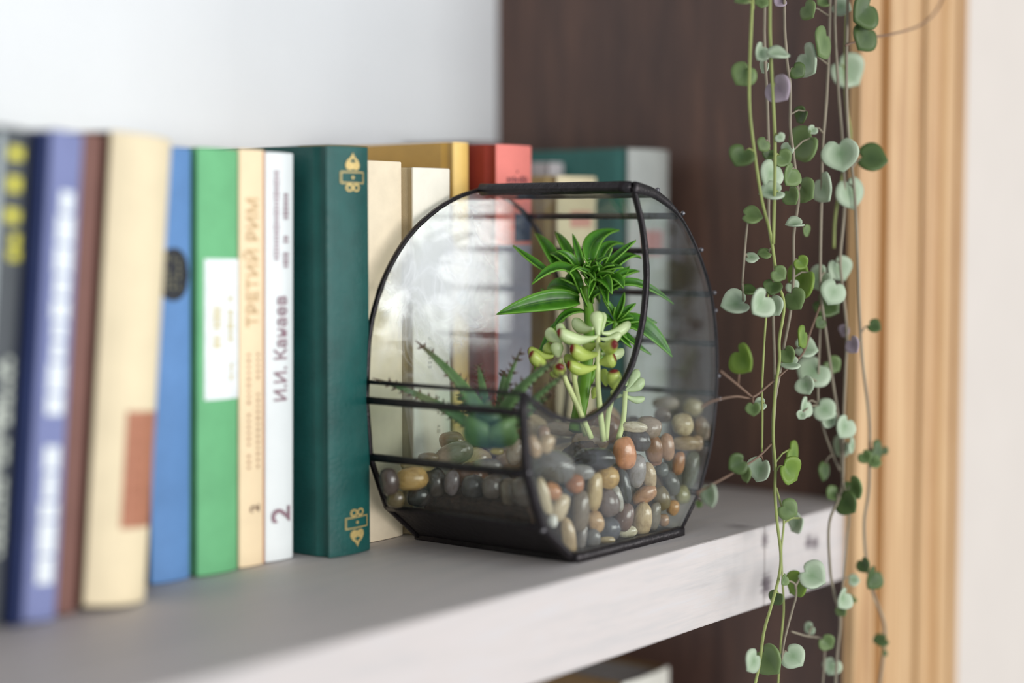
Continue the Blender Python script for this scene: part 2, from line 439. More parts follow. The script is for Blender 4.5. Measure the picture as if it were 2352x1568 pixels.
 ((716.0,590.6,34.0),(9.9,7.9,6.7),16,(146,104,74),'warm brown rounded pebble in the low heap against the rear glass disc'),
 ((756.5,597.4,41.6),(10.4,8.3,7.1),171,(160,136,116),'taupe rounded pebble in the low heap against the rear glass disc'),
 ((731.9,599.2,40.0),(8.9,7.1,6.1),41,(196,172,134),'cream rounded pebble in the low heap against the rear glass disc'),
 ((726.7,579.3,29.6),(8.1,6.5,5.5),56,(92,86,84),'dark grey rounded pebble in the low heap against the rear glass disc'),
 ((711.3,545.7,22.1),(7.7,5.7,4.8),157,(176,146,112),'light tan rounded pebble showing in a gap deep in the pebble bank'),
 ((743.4,539.3,9.8),(10.1,7.1,6.1),172,(146,104,74),'warm brown rounded pebble showing in a gap deep in the pebble bank'),
 ((732.4,546.4,25.9),(8.5,7.4,6.3),160,(92,86,84),'dark grey rounded pebble showing in a gap deep in the pebble bank'),
 ((762.7,547.8,18.5),(7.7,6.5,5.5),89,(160,136,116),'taupe rounded pebble showing in a gap deep in the pebble bank'),
 ((775.9,533.3,28.8),(7.6,6.0,5.1),26,(92,86,84),'dark grey rounded pebble showing in a gap deep in the pebble bank'),
 ((723.7,545.6,12.1),(10.4,7.9,6.7),102,(146,104,74),'warm brown rounded pebble showing in a gap deep in the pebble bank'),
 ((781.2,546.6,11.0),(10.0,7.4,6.3),129,(92,86,84),'dark grey rounded pebble showing in a gap deep in the pebble bank'),
 ((809.0,536.0,21.7),(7.9,6.9,5.9),107,(176,146,112),'light tan rounded pebble showing in a gap deep in the pebble bank'),
 ((701.0,539.4,33.6),(8.4,7.3,6.2),171,(120,108,100),'dull grey rounded pebble showing in a gap deep in the pebble bank'),
 ((795.5,538.0,9.9),(8.1,6.9,5.8),83,(120,108,100),'dull grey rounded pebble showing in a gap deep in the pebble bank'),
 ((765.9,533.0,11.8),(9.5,7.1,6.0),7,(160,136,116),'taupe rounded pebble showing in a gap deep in the pebble bank'),
 ((754.5,535.2,23.8),(7.8,6.1,5.2),25,(146,104,74),'warm brown rounded pebble showing in a gap deep in the pebble bank'),
]
PEP_LEAVES = [  # base, middle, tip, half width mm
 ((762.4,571.1,142.9),(757.3,580.3,149.8),(756.9,592.8,158.4),2.0),
 ((765.0,568.0,144.6),(768.8,577.4,156.0),(778.1,594.0,165.2),2.7),
 ((770.1,561.8,148.7),(773.3,569.9,158.4),(783.1,583.0,165.8),2.2),
 ((773.3,557.7,147.0),(772.3,559.8,155.6),(775.0,565.4,164.8),1.4),
 ((775.9,554.6,149.3),(782.9,555.4,161.3),(801.8,552.6,166.7),3.5),
 ((778.7,550.9,148.7),(788.3,552.0,157.8),(808.0,553.6,158.8),1.9),
 ((779.2,549.8,144.1),(784.8,540.5,153.9),(792.2,535.1,161.3),1.7),
 ((779.7,549.1,144.1),(779.1,544.9,151.0),(780.8,542.7,157.6),1.2),
 ((781.9,546.1,142.3),(789.7,540.4,150.9),(801.8,538.0,151.4),3.0),
 ((783.2,544.2,140.0),(791.4,540.0,143.4),(804.2,540.7,144.0),1.4),
 ((772.2,557.5,133.1),(760.3,561.7,146.0),(744.5,570.5,137.7),2.9),
 ((771.8,559.4,145.8),(766.0,561.7,152.5),(761.6,567.0,155.4),1.8),
 ((769.5,562.1,143.5),(766.4,567.6,151.5),(767.0,576.1,153.3),1.9),
 ((773.9,556.7,144.9),(765.6,555.0,146.6),(757.5,554.7,144.1),1.0),
 ((775.7,554.4,145.8),(770.7,552.7,149.4),(767.6,552.5,152.6),1.3),
 ((775.0,554.6,139.5),(766.5,549.2,139.2),(758.9,542.4,136.3),1.3),
 ((776.1,553.3,140.0),(773.5,543.0,140.3),(769.3,535.1,132.6),2.7),
 ((780.7,547.4,140.0),(780.3,539.4,140.2),(780.0,534.8,135.3),2.5),
 ((782.2,544.9,133.7),(791.6,533.9,137.7),(808.2,520.6,126.3),1.9),
 ((771.2,558.3,128.5),(753.0,569.1,127.7),(732.1,584.6,121.7),4.3),
 ((774.2,554.0,124.2),(767.0,552.8,130.6),(762.4,550.8,135.9),1.3),
 ((775.8,552.3,127.4),(772.2,547.7,132.2),(772.9,540.5,134.1),1.6),
 ((769.7,560.0,127.4),(767.1,569.5,129.5),(769.9,583.3,134.4),1.9),
 ((772.5,556.0,122.2),(763.0,560.8,120.7),(756.7,565.3,112.5),1.9),
 ((765.7,564.2,118.2),(760.5,570.4,108.4),(758.6,579.8,89.2),1.9),
 ((771.4,558.4,132.0),(766.8,568.0,136.5),(768.8,578.1,133.9),3.2),
 ((777.3,551.3,136.6),(770.6,553.6,143.6),(771.7,550.2,150.5),2.3),
 ((778.9,549.6,138.9),(774.9,546.8,144.8),(771.5,547.2,150.0),1.7),
 ((781.6,545.9,136.6),(786.4,542.2,141.2),(795.9,541.8,146.8),2.3),
 ((771.6,558.6,136.6),(767.9,563.0,140.1),(769.3,568.3,138.8),2.6),
 ((782.8,542.4,118.2),(778.0,543.3,125.3),(776.0,545.8,130.5),1.7),
 ((783.1,541.9,118.2),(778.7,539.6,121.9),(776.6,538.0,125.5),1.1),
 ((783.5,541.5,118.2),(784.9,539.7,125.1),(790.1,541.2,133.0),1.5),
 ((783.8,541.0,117.6),(785.3,536.5,122.9),(790.3,533.7,126.9),1.6),
 ((783.4,541.4,117.0),(783.8,535.4,119.5),(785.9,532.0,119.0),1.7),
 ((783.7,540.9,115.9),(791.2,533.5,118.1),(803.6,528.6,115.9),2.0),
 ((783.3,541.3,114.7),(791.4,530.2,113.6),(804.4,519.0,97.5),4.3),
 ((782.9,541.8,114.2),(789.4,535.7,105.4),(802.4,531.5,98.3),2.3),
 ((782.6,542.3,115.3),(782.7,538.1,108.0),(787.6,534.5,102.7),2.6),
 ((782.0,543.3,117.0),(777.6,545.8,119.4),(777.3,549.9,122.8),1.7),
 ((782.3,542.8,117.0),(780.1,546.1,114.7),(782.3,551.9,110.9),1.7),
 ((777.9,550.9,139.4),(784.4,552.0,136.0),(797.4,557.5,130.1),1.8),
 ((779.0,550.0,143.4),(775.2,544.9,142.3),(772.9,540.7,135.8),1.5),
 ((775.8,554.0,143.1),(780.7,555.7,150.4),(791.2,561.4,151.8),1.8),
 ((776.1,553.1,139.2),(775.4,556.4,142.4),(779.0,562.9,143.8),2.0),
 ((774.6,554.8,136.5),(780.7,548.9,136.0),(791.4,546.2,134.1),1.3),
 ((778.1,550.7,139.4),(771.5,549.4,140.4),(766.3,549.1,136.4),1.2),
 ((779.2,548.9,137.0),(772.6,542.1,133.9),(766.0,535.4,126.4),1.7),
 ((779.1,549.6,141.8),(784.8,549.4,141.4),(796.2,553.1,135.4),1.9),
 ((777.2,551.9,140.8),(768.4,547.8,137.1),(759.8,543.8,130.2),1.4),
 ((780.1,548.6,143.5),(786.8,549.4,139.8),(800.0,554.7,134.3),1.7),
 ((777.4,551.4,138.1),(778.7,551.3,134.5),(784.6,554.2,128.7),1.3),
 ((778.4,549.8,135.5),(775.6,544.3,141.3),(774.4,539.8,144.7),1.3),
 ((778.1,550.5,137.7),(782.8,552.5,145.5),(793.0,558.5,147.9),2.0),
 ((778.7,550.3,143.4),(776.6,543.6,147.0),(776.0,538.0,147.9),1.6),
 ((777.5,551.5,139.7),(773.2,542.4,143.3),(769.1,533.4,143.9),1.8),
 ((775.8,553.7,141.0),(769.9,546.8,146.0),(764.2,540.1,147.8),1.3),
 ((775.3,554.6,142.2),(774.0,547.2,149.5),(774.2,540.8,152.3),1.2),
 ((778.6,550.4,143.3),(778.1,541.7,146.0),(779.0,534.0,146.7),1.9),
 ((776.7,552.4,138.5),(785.4,551.8,145.3),(800.5,555.4,146.9),1.4),
 ((778.4,550.3,140.2),(777.0,554.4,143.2),(780.1,561.6,144.4),1.8),
 ((779.1,549.3,138.5),(770.4,551.1,143.6),(763.3,554.0,146.2),1.5),
 ((775.0,555.0,143.3),(768.8,548.0,143.1),(762.7,541.1,139.8),1.3),
 ((777.4,551.7,140.7),(771.2,550.5,146.0),(766.4,550.3,147.7),1.3),
 ((775.3,554.0,137.1),(781.7,555.2,134.1),(794.4,560.9,126.1),1.7),
 ((779.0,550.0,143.4),(788.0,548.9,150.3),(803.5,552.3,153.7),1.2),
 ((775.6,553.6,137.5),(780.7,554.0,134.2),(791.4,558.4,127.9),1.2),
]
PEP_STEM = [(773.8,555.9,136.6),(774.2,554.0,125.1),(771.4,551.3,111.5),(767.0,550.2,94.5),(761.9,548.6,80.0),(752.6,546.8,59.2)]
PEP_BRANCH = [(783.1,541.9,117.6),(781.5,542.9,108.4),(775.0,546.7,97.1),(767.5,548.4,84.2)]
SEDUM_LEAVES = [  # base, tip, half width mm, red tip amount
 ((748.8,529.6,110.9),(729.2,542.1,114.3),2.7,1.00),
 ((749.0,529.5,111.4),(750.7,532.0,124.4),2.7,0.15),
 ((750.3,528.0,113.4),(759.3,533.9,123.1),1.7,0.15),
 ((747.7,531.6,115.3),(752.5,548.5,118.8),2.6,0.15),
 ((750.1,528.2,112.8),(766.1,520.5,117.8),2.2,0.15),
 ((749.5,528.7,109.9),(757.6,520.5,112.3),1.8,0.15),
 ((749.3,528.6,107.3),(741.2,513.2,108.4),2.9,1.00),
 ((748.5,529.1,102.0),(731.4,535.1,106.0),2.9,1.00),
 ((748.3,529.9,107.3),(750.6,539.8,106.2),2.3,0.15),
 ((749.4,528.0,102.0),(762.0,521.7,103.1),2.1,0.15),
 ((748.5,528.6,97.3),(752.1,520.5,101.0),3.1,1.00),
 ((747.8,529.2,95.3),(731.5,537.2,97.4),2.6,1.00),
 ((742.0,537.0,99.0),(740.5,545.6,99.8),2.1,0.15),
 ((736.7,544.8,107.8),(735.6,553.4,114.8),2.4,0.15),
 ((735.4,545.6,99.5),(735.2,546.8,108.4),2.5,0.15),
 ((738.3,543.3,112.8),(742.9,550.9,117.1),1.8,1.00),
 ((732.6,548.7,95.9),(721.5,553.9,103.0),2.5,1.00),
 ((733.9,547.6,100.6),(728.7,561.0,103.9),2.4,1.00),
 ((734.0,547.7,102.8),(738.0,555.9,105.9),2.2,1.00),
 ((734.8,545.5,92.3),(724.5,536.4,96.8),2.7,1.00),
 ((737.2,542.4,92.0),(732.0,549.0,91.6),1.2,0.15),
 ((753.0,521.3,82.9),(748.1,519.0,94.2),2.9,1.00),
 ((750.2,525.1,85.1),(754.7,530.0,93.7),1.8,0.15),
 ((771.5,526.8,81.2),(779.3,524.5,92.1),2.0,0.15),
 ((771.3,527.0,80.9),(779.4,520.5,86.9),2.1,0.15),
 ((771.2,527.3,83.4),(778.1,529.2,90.5),1.2,0.15),
 ((770.3,528.0,78.9),(780.1,520.5,76.1),1.5,0.15),
 ((760.0,540.9,76.6),(761.7,539.4,82.9),1.7,0.15),
 ((770.6,527.6,78.3),(771.1,536.9,80.0),1.4,0.15),
 ((762.4,540.6,102.1),(767.0,550.9,100.8),2.3,0.15),
]
SEDUM_STEMS = [[(748.9,529.7,111.2),(748.1,529.1,96.7),(747.5,528.2,81.9),(753.5,529.1,55.3)],
 [(735.9,545.0,100.1),(736.8,542.8,90.1),(743.9,538.2,72.3),(750.3,534.8,56.6)],
 [(771.1,527.2,80.6),(768.1,526.3,66.3),(764.1,526.9,54.9)],
 [(744.7,543.1,97.4),(744.9,541.9,87.9),(750.5,543.0,73.7),(753.4,540.7,57.2)],
 [(752.9,521.5,83.4),(756.7,528.1,69.5),(758.4,530.9,55.2)]]
ALOE_LEAVES = [  # base, middle, tip, half width mm
 ((690.5,558.1,62.1),(685.4,567.1,84.6),(672.8,590.9,110.5),5.6),
 ((691.2,557.3,62.1),(696.1,564.5,82.4),(698.9,570.8,98.2),3.7),
 ((692.8,555.2,62.1),(697.0,552.1,83.1),(704.0,545.7,106.8),3.0),
 ((695.3,555.3,62.4),(701.9,557.3,83.4),(707.7,559.2,94.3),3.0),
 ((691.4,552.2,62.4),(694.6,542.3,83.8),(711.0,523.6,103.9),5.6),
 ((688.7,547.5,63.1),(696.4,531.6,81.8),(708.2,518.1,96.2),3.5),
 ((692.6,550.5,60.9),(698.7,539.1,73.0),(706.7,527.0,85.4),3.7),
 ((689.3,559.7,62.6),(675.4,580.8,78.9),(658.8,608.2,91.1),4.1),
 ((686.4,550.2,60.5),(674.4,551.5,66.6),(673.3,557.0,74.0),9.3),
 ((686.7,549.8,60.5),(681.5,539.2,66.4),(687.6,538.8,74.5),9.3),
 ((697.2,560.8,60.2),(695.5,572.7,75.1),(696.5,580.3,82.4),4.1),
 ((690.7,552.9,61.4),(680.0,548.2,71.4),(682.1,549.9,82.3),7.8),
]
ALOE_BASE = (690.8,555.6,57.1)
VINES = [  # stem points mm, [(leaf centre mm, joint on stem mm, facing, tip direction, length mm, tint)]
 ([(794.0,530.0,547.5),(792.0,500.0,548.0),(790.0,478.0,542.0),(790.0,462.0,500.0),(790.0,462.0,298.5),(789.8,462.0,285.2),(787.7,462.0,251.7),(788.1,462.0,229.4),(793.4,462.0,207.2),(801.5,462.0,182.5),(811.0,462.0,164.3),(818.4,462.0,141.0),(826.2,462.0,126.8),(821.4,462.0,108.3),(821.7,462.0,96.6),(817.3,462.0,80.5),(815.9,462.0,57.2),(818.6,462.0,40.4),(818.4,462.0,26.3),(821.1,462.0,9.4),(825.3,462.0,-7.8),(824.1,462.0,-19.6),(815.9,462.0,-34.9),(808.2,462.0,-47.7),(803.5,462.0,-64.6),(797.3,462.0,-78.6)],[
  ((785.4,465.2,284.0),(789.6,462.0,282.6),(-0.43,-0.34,0.84),(-0.70,0.71,-0.07),6.4,'g'),
  ((789.4,466.5,247.5),(787.8,462.0,246.8),(-0.79,-0.62,0.07),(-0.41,0.43,-0.81),9.7,'g'),
  ((784.3,464.6,204.7),(793.3,462.0,207.7),(-0.71,-0.56,0.42),(-0.60,0.17,-0.78),9.7,'d'),
  ((815.3,459.5,143.8),(817.8,462.0,143.0),(-0.79,-0.62,0.07),(0.46,-0.65,-0.60),6.6,'g'),
  ((845.4,466.9,43.7),(818.3,462.0,42.1),(0.10,-0.99,0.04),(0.65,0.04,-0.76),11.1,'b'),
  ((823.9,458.1,37.8),(818.6,462.0,36.9),(-0.24,-0.97,0.05),(0.68,-0.20,-0.71),11.6,'b'),
  ((828.3,465.5,-33.1),(818.7,462.0,-29.8),(-1.00,0.06,0.05),(-0.02,0.46,-0.89),6.7,'d'),
  ((787.7,457.1,-58.8),(803.8,462.0,-63.5),(-0.06,-1.00,0.04),(-0.77,0.02,-0.64),9.7,'s'),
 ]),
 ([(816.8,530.0,547.5),(814.8,500.0,548.0),(812.8,478.0,542.0),(812.8,468.0,500.0),(812.8,468.0,301.6),(813.1,468.0,265.2),(817.0,468.0,231.2),(819.0,468.0,196.7),(819.6,468.0,168.8),(825.6,468.0,150.1),(825.2,468.0,122.0),(827.1,468.0,95.9),(828.0,468.0,74.6),(826.1,468.0,55.8),(827.9,468.0,36.5)],[
  ((804.9,465.1,285.5),(812.9,468.0,286.3),(-0.66,-0.52,0.54),(-0.53,-0.19,-0.83),5.2,'g'),
  ((799.5,463.4,259.5),(813.6,468.0,261.0),(-0.18,-0.98,0.05),(-0.54,0.06,-0.84),7.8,'s'),
  ((820.4,471.2,253.8),(814.5,468.0,253.2),(-0.90,0.43,0.03),(0.25,0.57,-0.79),6.0,'s'),
  ((809.1,465.9,212.0),(818.1,468.0,212.6),(-0.42,-0.91,0.06),(-0.60,0.23,-0.76),5.9,'g'),
  ((814.1,465.4,207.1),(818.4,468.0,207.3),(-0.79,-0.62,0.07),(-0.24,0.20,-0.95),5.3,'d'),
  ((813.0,464.6,196.8),(819.0,468.0,197.0),(-0.30,-0.95,0.06),(-0.55,0.12,-0.83),11.3,'s'),
  ((821.6,471.6,154.3),(823.4,468.0,157.0),(-0.48,-0.38,0.79),(-0.70,0.70,-0.09),6.0,'g'),
  ((816.4,463.8,136.3),(825.4,468.0,136.0),(-0.69,-0.54,0.48),(-0.50,-0.11,-0.86),7.3,'d'),
  ((820.0,464.4,126.5),(825.2,468.0,126.2),(-0.99,-0.10,0.06),(0.01,-0.57,-0.82),8.7,'s'),
 ]),
 ([(803.1,530.0,547.5),(801.1,500.0,548.0),(799.1,478.0,542.0),(799.1,457.0,500.0),(799.1,457.0,299.1),(800.3,457.0,261.3),(804.1,457.0,230.1),(805.8,457.0,212.0),(805.9,457.0,184.8),(805.1,457.0,159.7)],[
  ((797.7,452.1,255.8),(800.9,457.0,256.1),(-0.37,-0.29,0.88),(0.53,-0.85,-0.06),9.7,'s'),
  ((806.4,454.7,240.4),(802.9,457.0,239.9),(-1.00,0.04,0.05),(-0.06,-0.66,-0.74),11.1,'p'),
  ((805.1,453.7,215.2),(805.5,457.0,215.0),(-0.79,-0.62,0.07),(0.35,-0.53,-0.78),3.9,'s'),
  ((821.7,461.3,205.0),(805.9,457.0,204.7),(-0.79,-0.62,0.07),(0.43,-0.62,-0.65),7.3,'g'),
  ((809.1,460.2,186.1),(805.9,457.0,186.0),(-0.50,-0.39,0.77),(-0.70,0.70,-0.10),10.5,'s'),
 ]),
 ([(832.3,530.0,547.5),(830.3,500.0,548.0),(828.3,478.0,542.0),(828.3,465.0,500.0),(828.3,465.0,303.1),(831.1,465.0,261.9),(835.8,465.0,243.7),(836.2,465.0,222.7),(839.9,465.0,208.8),(844.1,465.0,192.5),(846.3,465.0,183.0),(841.4,465.0,164.1),(841.8,465.0,142.8),(838.4,465.0,121.5),(831.6,465.0,102.9),(828.1,465.0,91.3),(824.1,465.0,79.8),(820.6,465.0,65.9),(821.4,465.0,47.0)],[
  ((828.5,467.7,288.1),(829.4,465.0,287.8),(-0.66,-0.52,0.54),(-0.75,0.38,-0.55),5.3,'p'),
  ((837.1,461.6,252.3),(834.0,465.0,250.5),(-0.79,-0.62,0.07),(0.42,-0.61,-0.67),6.7,'d'),
  ((858.2,469.1,229.9),(836.1,465.0,229.0),(-0.95,0.32,0.04),(0.20,0.66,-0.73),7.6,'d'),
  ((863.1,469.8,214.1),(839.6,465.0,209.8),(-0.98,0.22,0.04),(0.13,0.73,-0.67),15.2,'g'),
  ((838.6,467.8,210.9),(839.0,465.0,212.1),(-0.99,-0.16,0.06),(-0.13,0.48,-0.87),5.4,'s'),
  ((827.3,460.9,196.3),(842.5,465.0,198.6),(-0.16,-0.99,0.05),(-0.58,0.05,-0.81),10.0,'g'),
  ((833.1,461.5,185.3),(845.4,465.0,186.8),(-0.98,0.18,0.04),(-0.14,-0.55,-0.82),8.1,'g'),
  ((850.1,462.8,188.5),(845.4,465.0,186.6),(-0.96,0.26,0.04),(-0.23,-0.75,-0.62),10.2,'g'),
  ((837.5,462.0,169.2),(842.7,465.0,169.2),(-0.35,-0.27,0.90),(-0.69,0.72,-0.05),8.1,'s'),
  ((860.7,468.7,166.5),(842.7,465.0,169.4),(-0.01,-1.00,0.04),(0.54,-0.04,-0.84),5.5,'g'),
  ((847.6,468.9,136.1),(840.8,465.0,136.3),(-0.79,-0.62,0.07),(0.35,-0.53,-0.77),5.5,'s'),
  ((844.6,462.3,149.2),(841.7,465.0,148.9),(-0.79,-0.62,0.07),(0.39,-0.58,-0.72),6.1,'b'),
  ((858.5,467.2,138.9),(841.6,465.0,141.1),(-0.94,0.34,0.04),(0.17,0.55,-0.82),15.6,'b'),
  ((837.1,461.3,129.7),(839.8,465.0,130.1),(-0.99,0.11,0.05),(-0.10,-0.58,-0.80),9.5,'g'),
  ((831.2,461.9,99.9),(831.1,465.0,101.1),(-1.00,-0.05,0.05),(-0.02,-0.58,-0.82),7.4,'g'),
 ]),
 ([(880.3,530.0,547.5),(878.3,500.0,548.0),(876.3,478.0,542.0),(876.3,463.0,500.0),(876.3,463.0,308.2),(873.9,463.0,245.9),(869.6,463.0,214.5),(868.8,463.0,185.7),(868.2,463.0,149.5),(869.7,463.0,130.1),(876.4,463.0,107.8),(883.2,463.0,85.3),(890.0,463.0,65.0),(894.7,463.0,47.1),(898.0,463.0,24.1)],[
  ((855.9,465.5,286.5),(875.4,463.0,284.9),(-0.96,0.28,0.04),(-0.21,-0.62,-0.75),8.2,'g'),
  ((876.2,467.1,292.7),(875.7,463.0,291.4),(-0.67,-0.53,0.52),(-0.74,0.55,-0.40),6.2,'g'),
  ((861.5,466.9,259.9),(874.4,463.0,258.4),(-0.87,0.49,0.03),(-0.35,-0.58,-0.73),14.4,'s'),
  ((858.7,458.3,268.6),(874.8,463.0,269.3),(0.08,-1.00,0.04),(-0.62,-0.08,-0.78),13.6,'g'),
  ((862.4,465.6,221.9),(870.3,463.0,219.9),(-0.79,-0.62,0.07),(-0.44,0.48,-0.76),4.1,'s'),
  ((868.3,459.8,190.3),(868.9,463.0,190.6),(-0.86,0.50,0.02),(-0.30,-0.47,-0.83),13.1,'s'),
  ((877.8,467.2,139.9),(868.9,463.0,140.1),(-0.99,0.15,0.05),(0.07,0.68,-0.73),11.2,'s'),
  ((882.6,466.9,124.1),(871.7,463.0,123.5),(-0.72,-0.57,0.40),(0.34,-0.79,-0.51),12.0,'d'),
  ((889.1,466.0,90.4),(881.7,463.0,90.3),(-0.79,-0.62,0.07),(0.43,-0.62,-0.65),7.8,'g'),
  ((903.1,466.5,42.2),(895.3,463.0,43.0),(-0.91,0.42,0.03),(0.22,0.53,-0.82),9.8,'s'),
 ]),
 ([(911.5,530.0,547.5),(909.5,500.0,548.0),(907.5,478.0,542.0),(907.5,469.0,500.0),(907.5,469.0,312.2),(906.8,469.0,260.6),(909.1,469.0,236.0),(913.9,469.0,218.8),(903.3,469.0,193.6),(896.5,469.0,173.7),(895.4,469.0,156.4)],[
  ((915.8,473.8,257.9),(907.2,469.0,257.1),(-0.63,-0.77,0.07),(0.50,-0.47,-0.72),15.5,'s'),
 ]),
 ([(885.5,530.0,547.5),(883.5,500.0,548.0),(881.5,478.0,542.0),(881.5,455.0,500.0),(881.5,455.0,308.1),(880.9,455.0,255.5),(883.9,455.0,222.1),(892.8,455.0,185.9),(897.6,455.0,149.1),(900.6,455.0,119.3),(905.2,455.0,91.7),(914.4,455.0,58.4),(915.5,455.0,38.0),(915.1,455.0,15.2),(910.1,455.0,-1.9),(913.6,455.0,-25.3),(922.5,455.0,-44.7),(937.3,455.0,-65.5),(937.8,455.0,-81.3),(931.7,455.0,-106.2)],[
  ((906.7,452.3,206.5),(889.0,455.0,201.1),(-0.66,-0.51,0.55),(0.52,-0.84,-0.17),13.5,'d'),
  ((894.4,459.2,188.0),(892.0,455.0,189.2),(-0.34,-0.94,0.06),(0.24,-0.15,-0.96),14.1,'s'),
  ((909.0,450.3,111.4),(902.4,455.0,108.0),(-0.67,-0.53,0.52),(0.36,-0.85,-0.40),6.4,'d'),
  ((886.3,450.8,102.6),(903.2,455.0,103.4),(-0.95,0.32,0.04),(-0.23,-0.58,-0.78),7.7,'p'),
  ((916.2,451.3,39.1),(915.5,455.0,38.0),(-0.02,-1.00,0.04),(0.86,-0.04,-0.52),9.8,'d'),
  ((912.5,450.5,33.1),(915.4,455.0,31.8),(-0.65,-0.51,0.57),(0.51,-0.84,-0.16),6.2,'g'),
  ((905.4,452.4,37.2),(915.5,455.0,36.3),(-0.99,-0.12,0.06),(0.03,-0.64,-0.77),6.2,'g'),
  ((929.6,452.4,38.1),(915.5,455.0,37.7),(-0.79,-0.62,0.07),(0.40,-0.59,-0.70),3.6,'d'),
  ((909.8,450.3,-33.4),(918.4,455.0,-36.0),(-0.18,-0.98,0.05),(-0.62,0.07,-0.78),10.7,'d'),
  ((902.6,450.6,-24.8),(913.7,455.0,-25.7),(-0.97,0.23,0.04),(-0.16,-0.55,-0.82),7.1,'d'),
  ((923.7,450.0,-72.7),(937.6,455.0,-75.2),(-0.40,-0.31,0.86),(-0.70,0.71,-0.06),7.2,'d'),
  ((932.7,452.6,-81.9),(937.4,455.0,-83.2),(-0.18,-0.98,0.05),(-0.73,0.10,-0.67),3.6,'d'),
 ]),
 ([(880.7,530.0,547.5),(878.7,500.0,548.0),(876.7,478.0,542.0),(876.7,460.0,500.0),(876.7,460.0,308.0),(876.5,460.0,279.4),(881.0,460.0,246.2),(887.0,460.0,215.1),(890.5,460.0,181.0),(886.1,460.0,151.7),(889.2,460.0,134.4),(895.1,460.0,109.5),(894.2,460.0,87.2),(892.7,460.0,62.4),(892.9,460.0,37.5),(890.8,460.0,17.7),(877.0,460.0,2.0),(878.2,460.0,-23.0),(883.3,460.0,-38.8),(891.7,460.0,-55.4),(888.5,460.0,-75.0),(886.4,460.0,-97.4)],[
  ((890.9,464.0,291.6),(876.6,460.0,290.6),(-0.70,-0.55,0.46),(0.45,-0.84,-0.31),8.4,'s'),
  ((876.7,455.5,208.8),(887.6,460.0,209.4),(-0.94,-0.35,0.06),(0.01,-0.20,-0.98),14.6,'s'),
  ((891.6,464.1,145.2),(887.1,460.0,146.0),(-0.52,-0.85,0.06),(0.37,-0.29,-0.88),11.3,'s'),
  ((872.2,457.2,132.5),(889.2,460.0,134.4),(-0.52,-0.85,0.06),(-0.40,0.18,-0.90),11.1,'s'),
  ((898.1,462.1,109.4),(895.0,460.0,110.0),(-0.97,0.23,0.04),(0.09,0.52,-0.85),5.7,'p'),
  ((884.2,455.8,56.2),(892.8,460.0,55.1),(-0.31,-0.95,0.06),(-0.54,0.13,-0.83),10.5,'s'),
  ((894.7,456.2,44.4),(892.8,460.0,43.3),(0.14,-0.99,0.03),(0.73,0.08,-0.68),7.0,'s'),
  ((890.1,464.3,16.1),(886.8,460.0,13.2),(-0.66,-0.52,0.54),(-0.75,0.45,-0.49),7.1,'g'),
  ((888.1,456.9,-49.1),(890.2,460.0,-52.5),(-0.96,0.29,0.04),(-0.24,-0.68,-0.69),6.2,'g'),
  ((891.0,464.5,-83.6),(887.9,460.0,-81.7),(-0.79,-0.62,0.07),(-0.30,0.29,-0.91),8.0,'s'),
 ]),
 ([(816.7,466.0,136.3),(813.0,466.0,113.2),(811.1,466.0,92.4),(810.4,466.0,80.8),(811.1,466.0,69.0),(811.0,466.0,48.0)],[
  ((798.4,461.3,128.9),(815.2,466.0,127.0),(-0.31,-0.95,0.06),(-0.70,0.19,-0.68),11.8,'s'),
  ((814.4,469.1,73.6),(810.8,466.0,74.4),(-0.66,-0.52,0.54),(-0.70,0.69,-0.19),5.4,'s'),
 ]),
 ([(877.3,467.0,127.3),(875.2,467.0,88.1),(875.6,467.0,68.4),(881.1,467.0,55.5),(894.7,467.0,36.7),(902.9,467.0,28.2)],[
  ((870.2,464.1,115.4),(876.6,467.0,115.0),(-0.39,-0.92,0.06),(-0.68,0.24,-0.69),5.6,'d'),
  ((874.9,470.2,86.7),(875.2,467.0,87.4),(-0.68,-0.54,0.50),(-0.72,0.36,-0.60),14.1,'s'),
  ((856.4,464.4,81.3),(875.3,467.0,81.2),(-1.00,-0.08,0.06),(-0.01,-0.47,-0.88),8.3,'s'),
  ((853.9,464.6,69.2),(875.6,467.0,69.1),(0.00,-1.00,0.04),(-0.66,-0.03,-0.75),9.0,'s'),
  ((875.5,463.2,65.9),(877.9,467.0,63.0),(-0.71,-0.56,0.43),(0.23,-0.76,-0.60),9.8,'s'),
  ((847.0,462.3,65.7),(875.6,467.0,68.4),(-0.79,-0.62,0.07),(-0.36,0.37,-0.86),4.2,'s'),
  ((880.5,463.6,60.3),(880.6,467.0,56.8),(-0.42,-0.91,0.06),(0.69,-0.36,-0.63),7.9,'s'),
  ((888.4,470.1,29.6),(893.5,467.0,38.4),(0.02,-1.00,0.04),(-0.26,-0.04,-0.96),8.8,'d'),
 ]),
 ([(872.6,464.0,127.5),(859.9,464.0,111.0),(851.7,464.0,99.4),(832.5,464.0,91.1),(816.1,464.0,85.1),(797.0,464.0,79.1),(780.0,464.0,80.9),(758.6,464.0,80.4),(746.9,464.0,78.2)],[
  ((841.4,459.2,108.9),(855.4,464.0,104.6),(0.14,-0.99,0.03),(-0.73,-0.13,-0.68),9.5,'b'),
  ((859.7,467.4,100.3),(853.0,464.0,101.2),(-0.60,-0.47,0.65),(0.51,-0.85,-0.14),10.4,'s'),
  ((832.3,461.2,94.2),(837.6,464.0,93.3),(-0.44,-0.35,0.83),(-0.70,0.71,-0.08),8.8,'s'),
 ]),
 ([(795.2,463.0,79.3),(778.2,463.0,87.9),(763.1,463.0,95.3)],[
  ((783.0,460.3,100.6),(780.7,463.0,86.7),(-0.96,0.29,0.04),(-0.23,-0.68,-0.70),12.3,'b'),
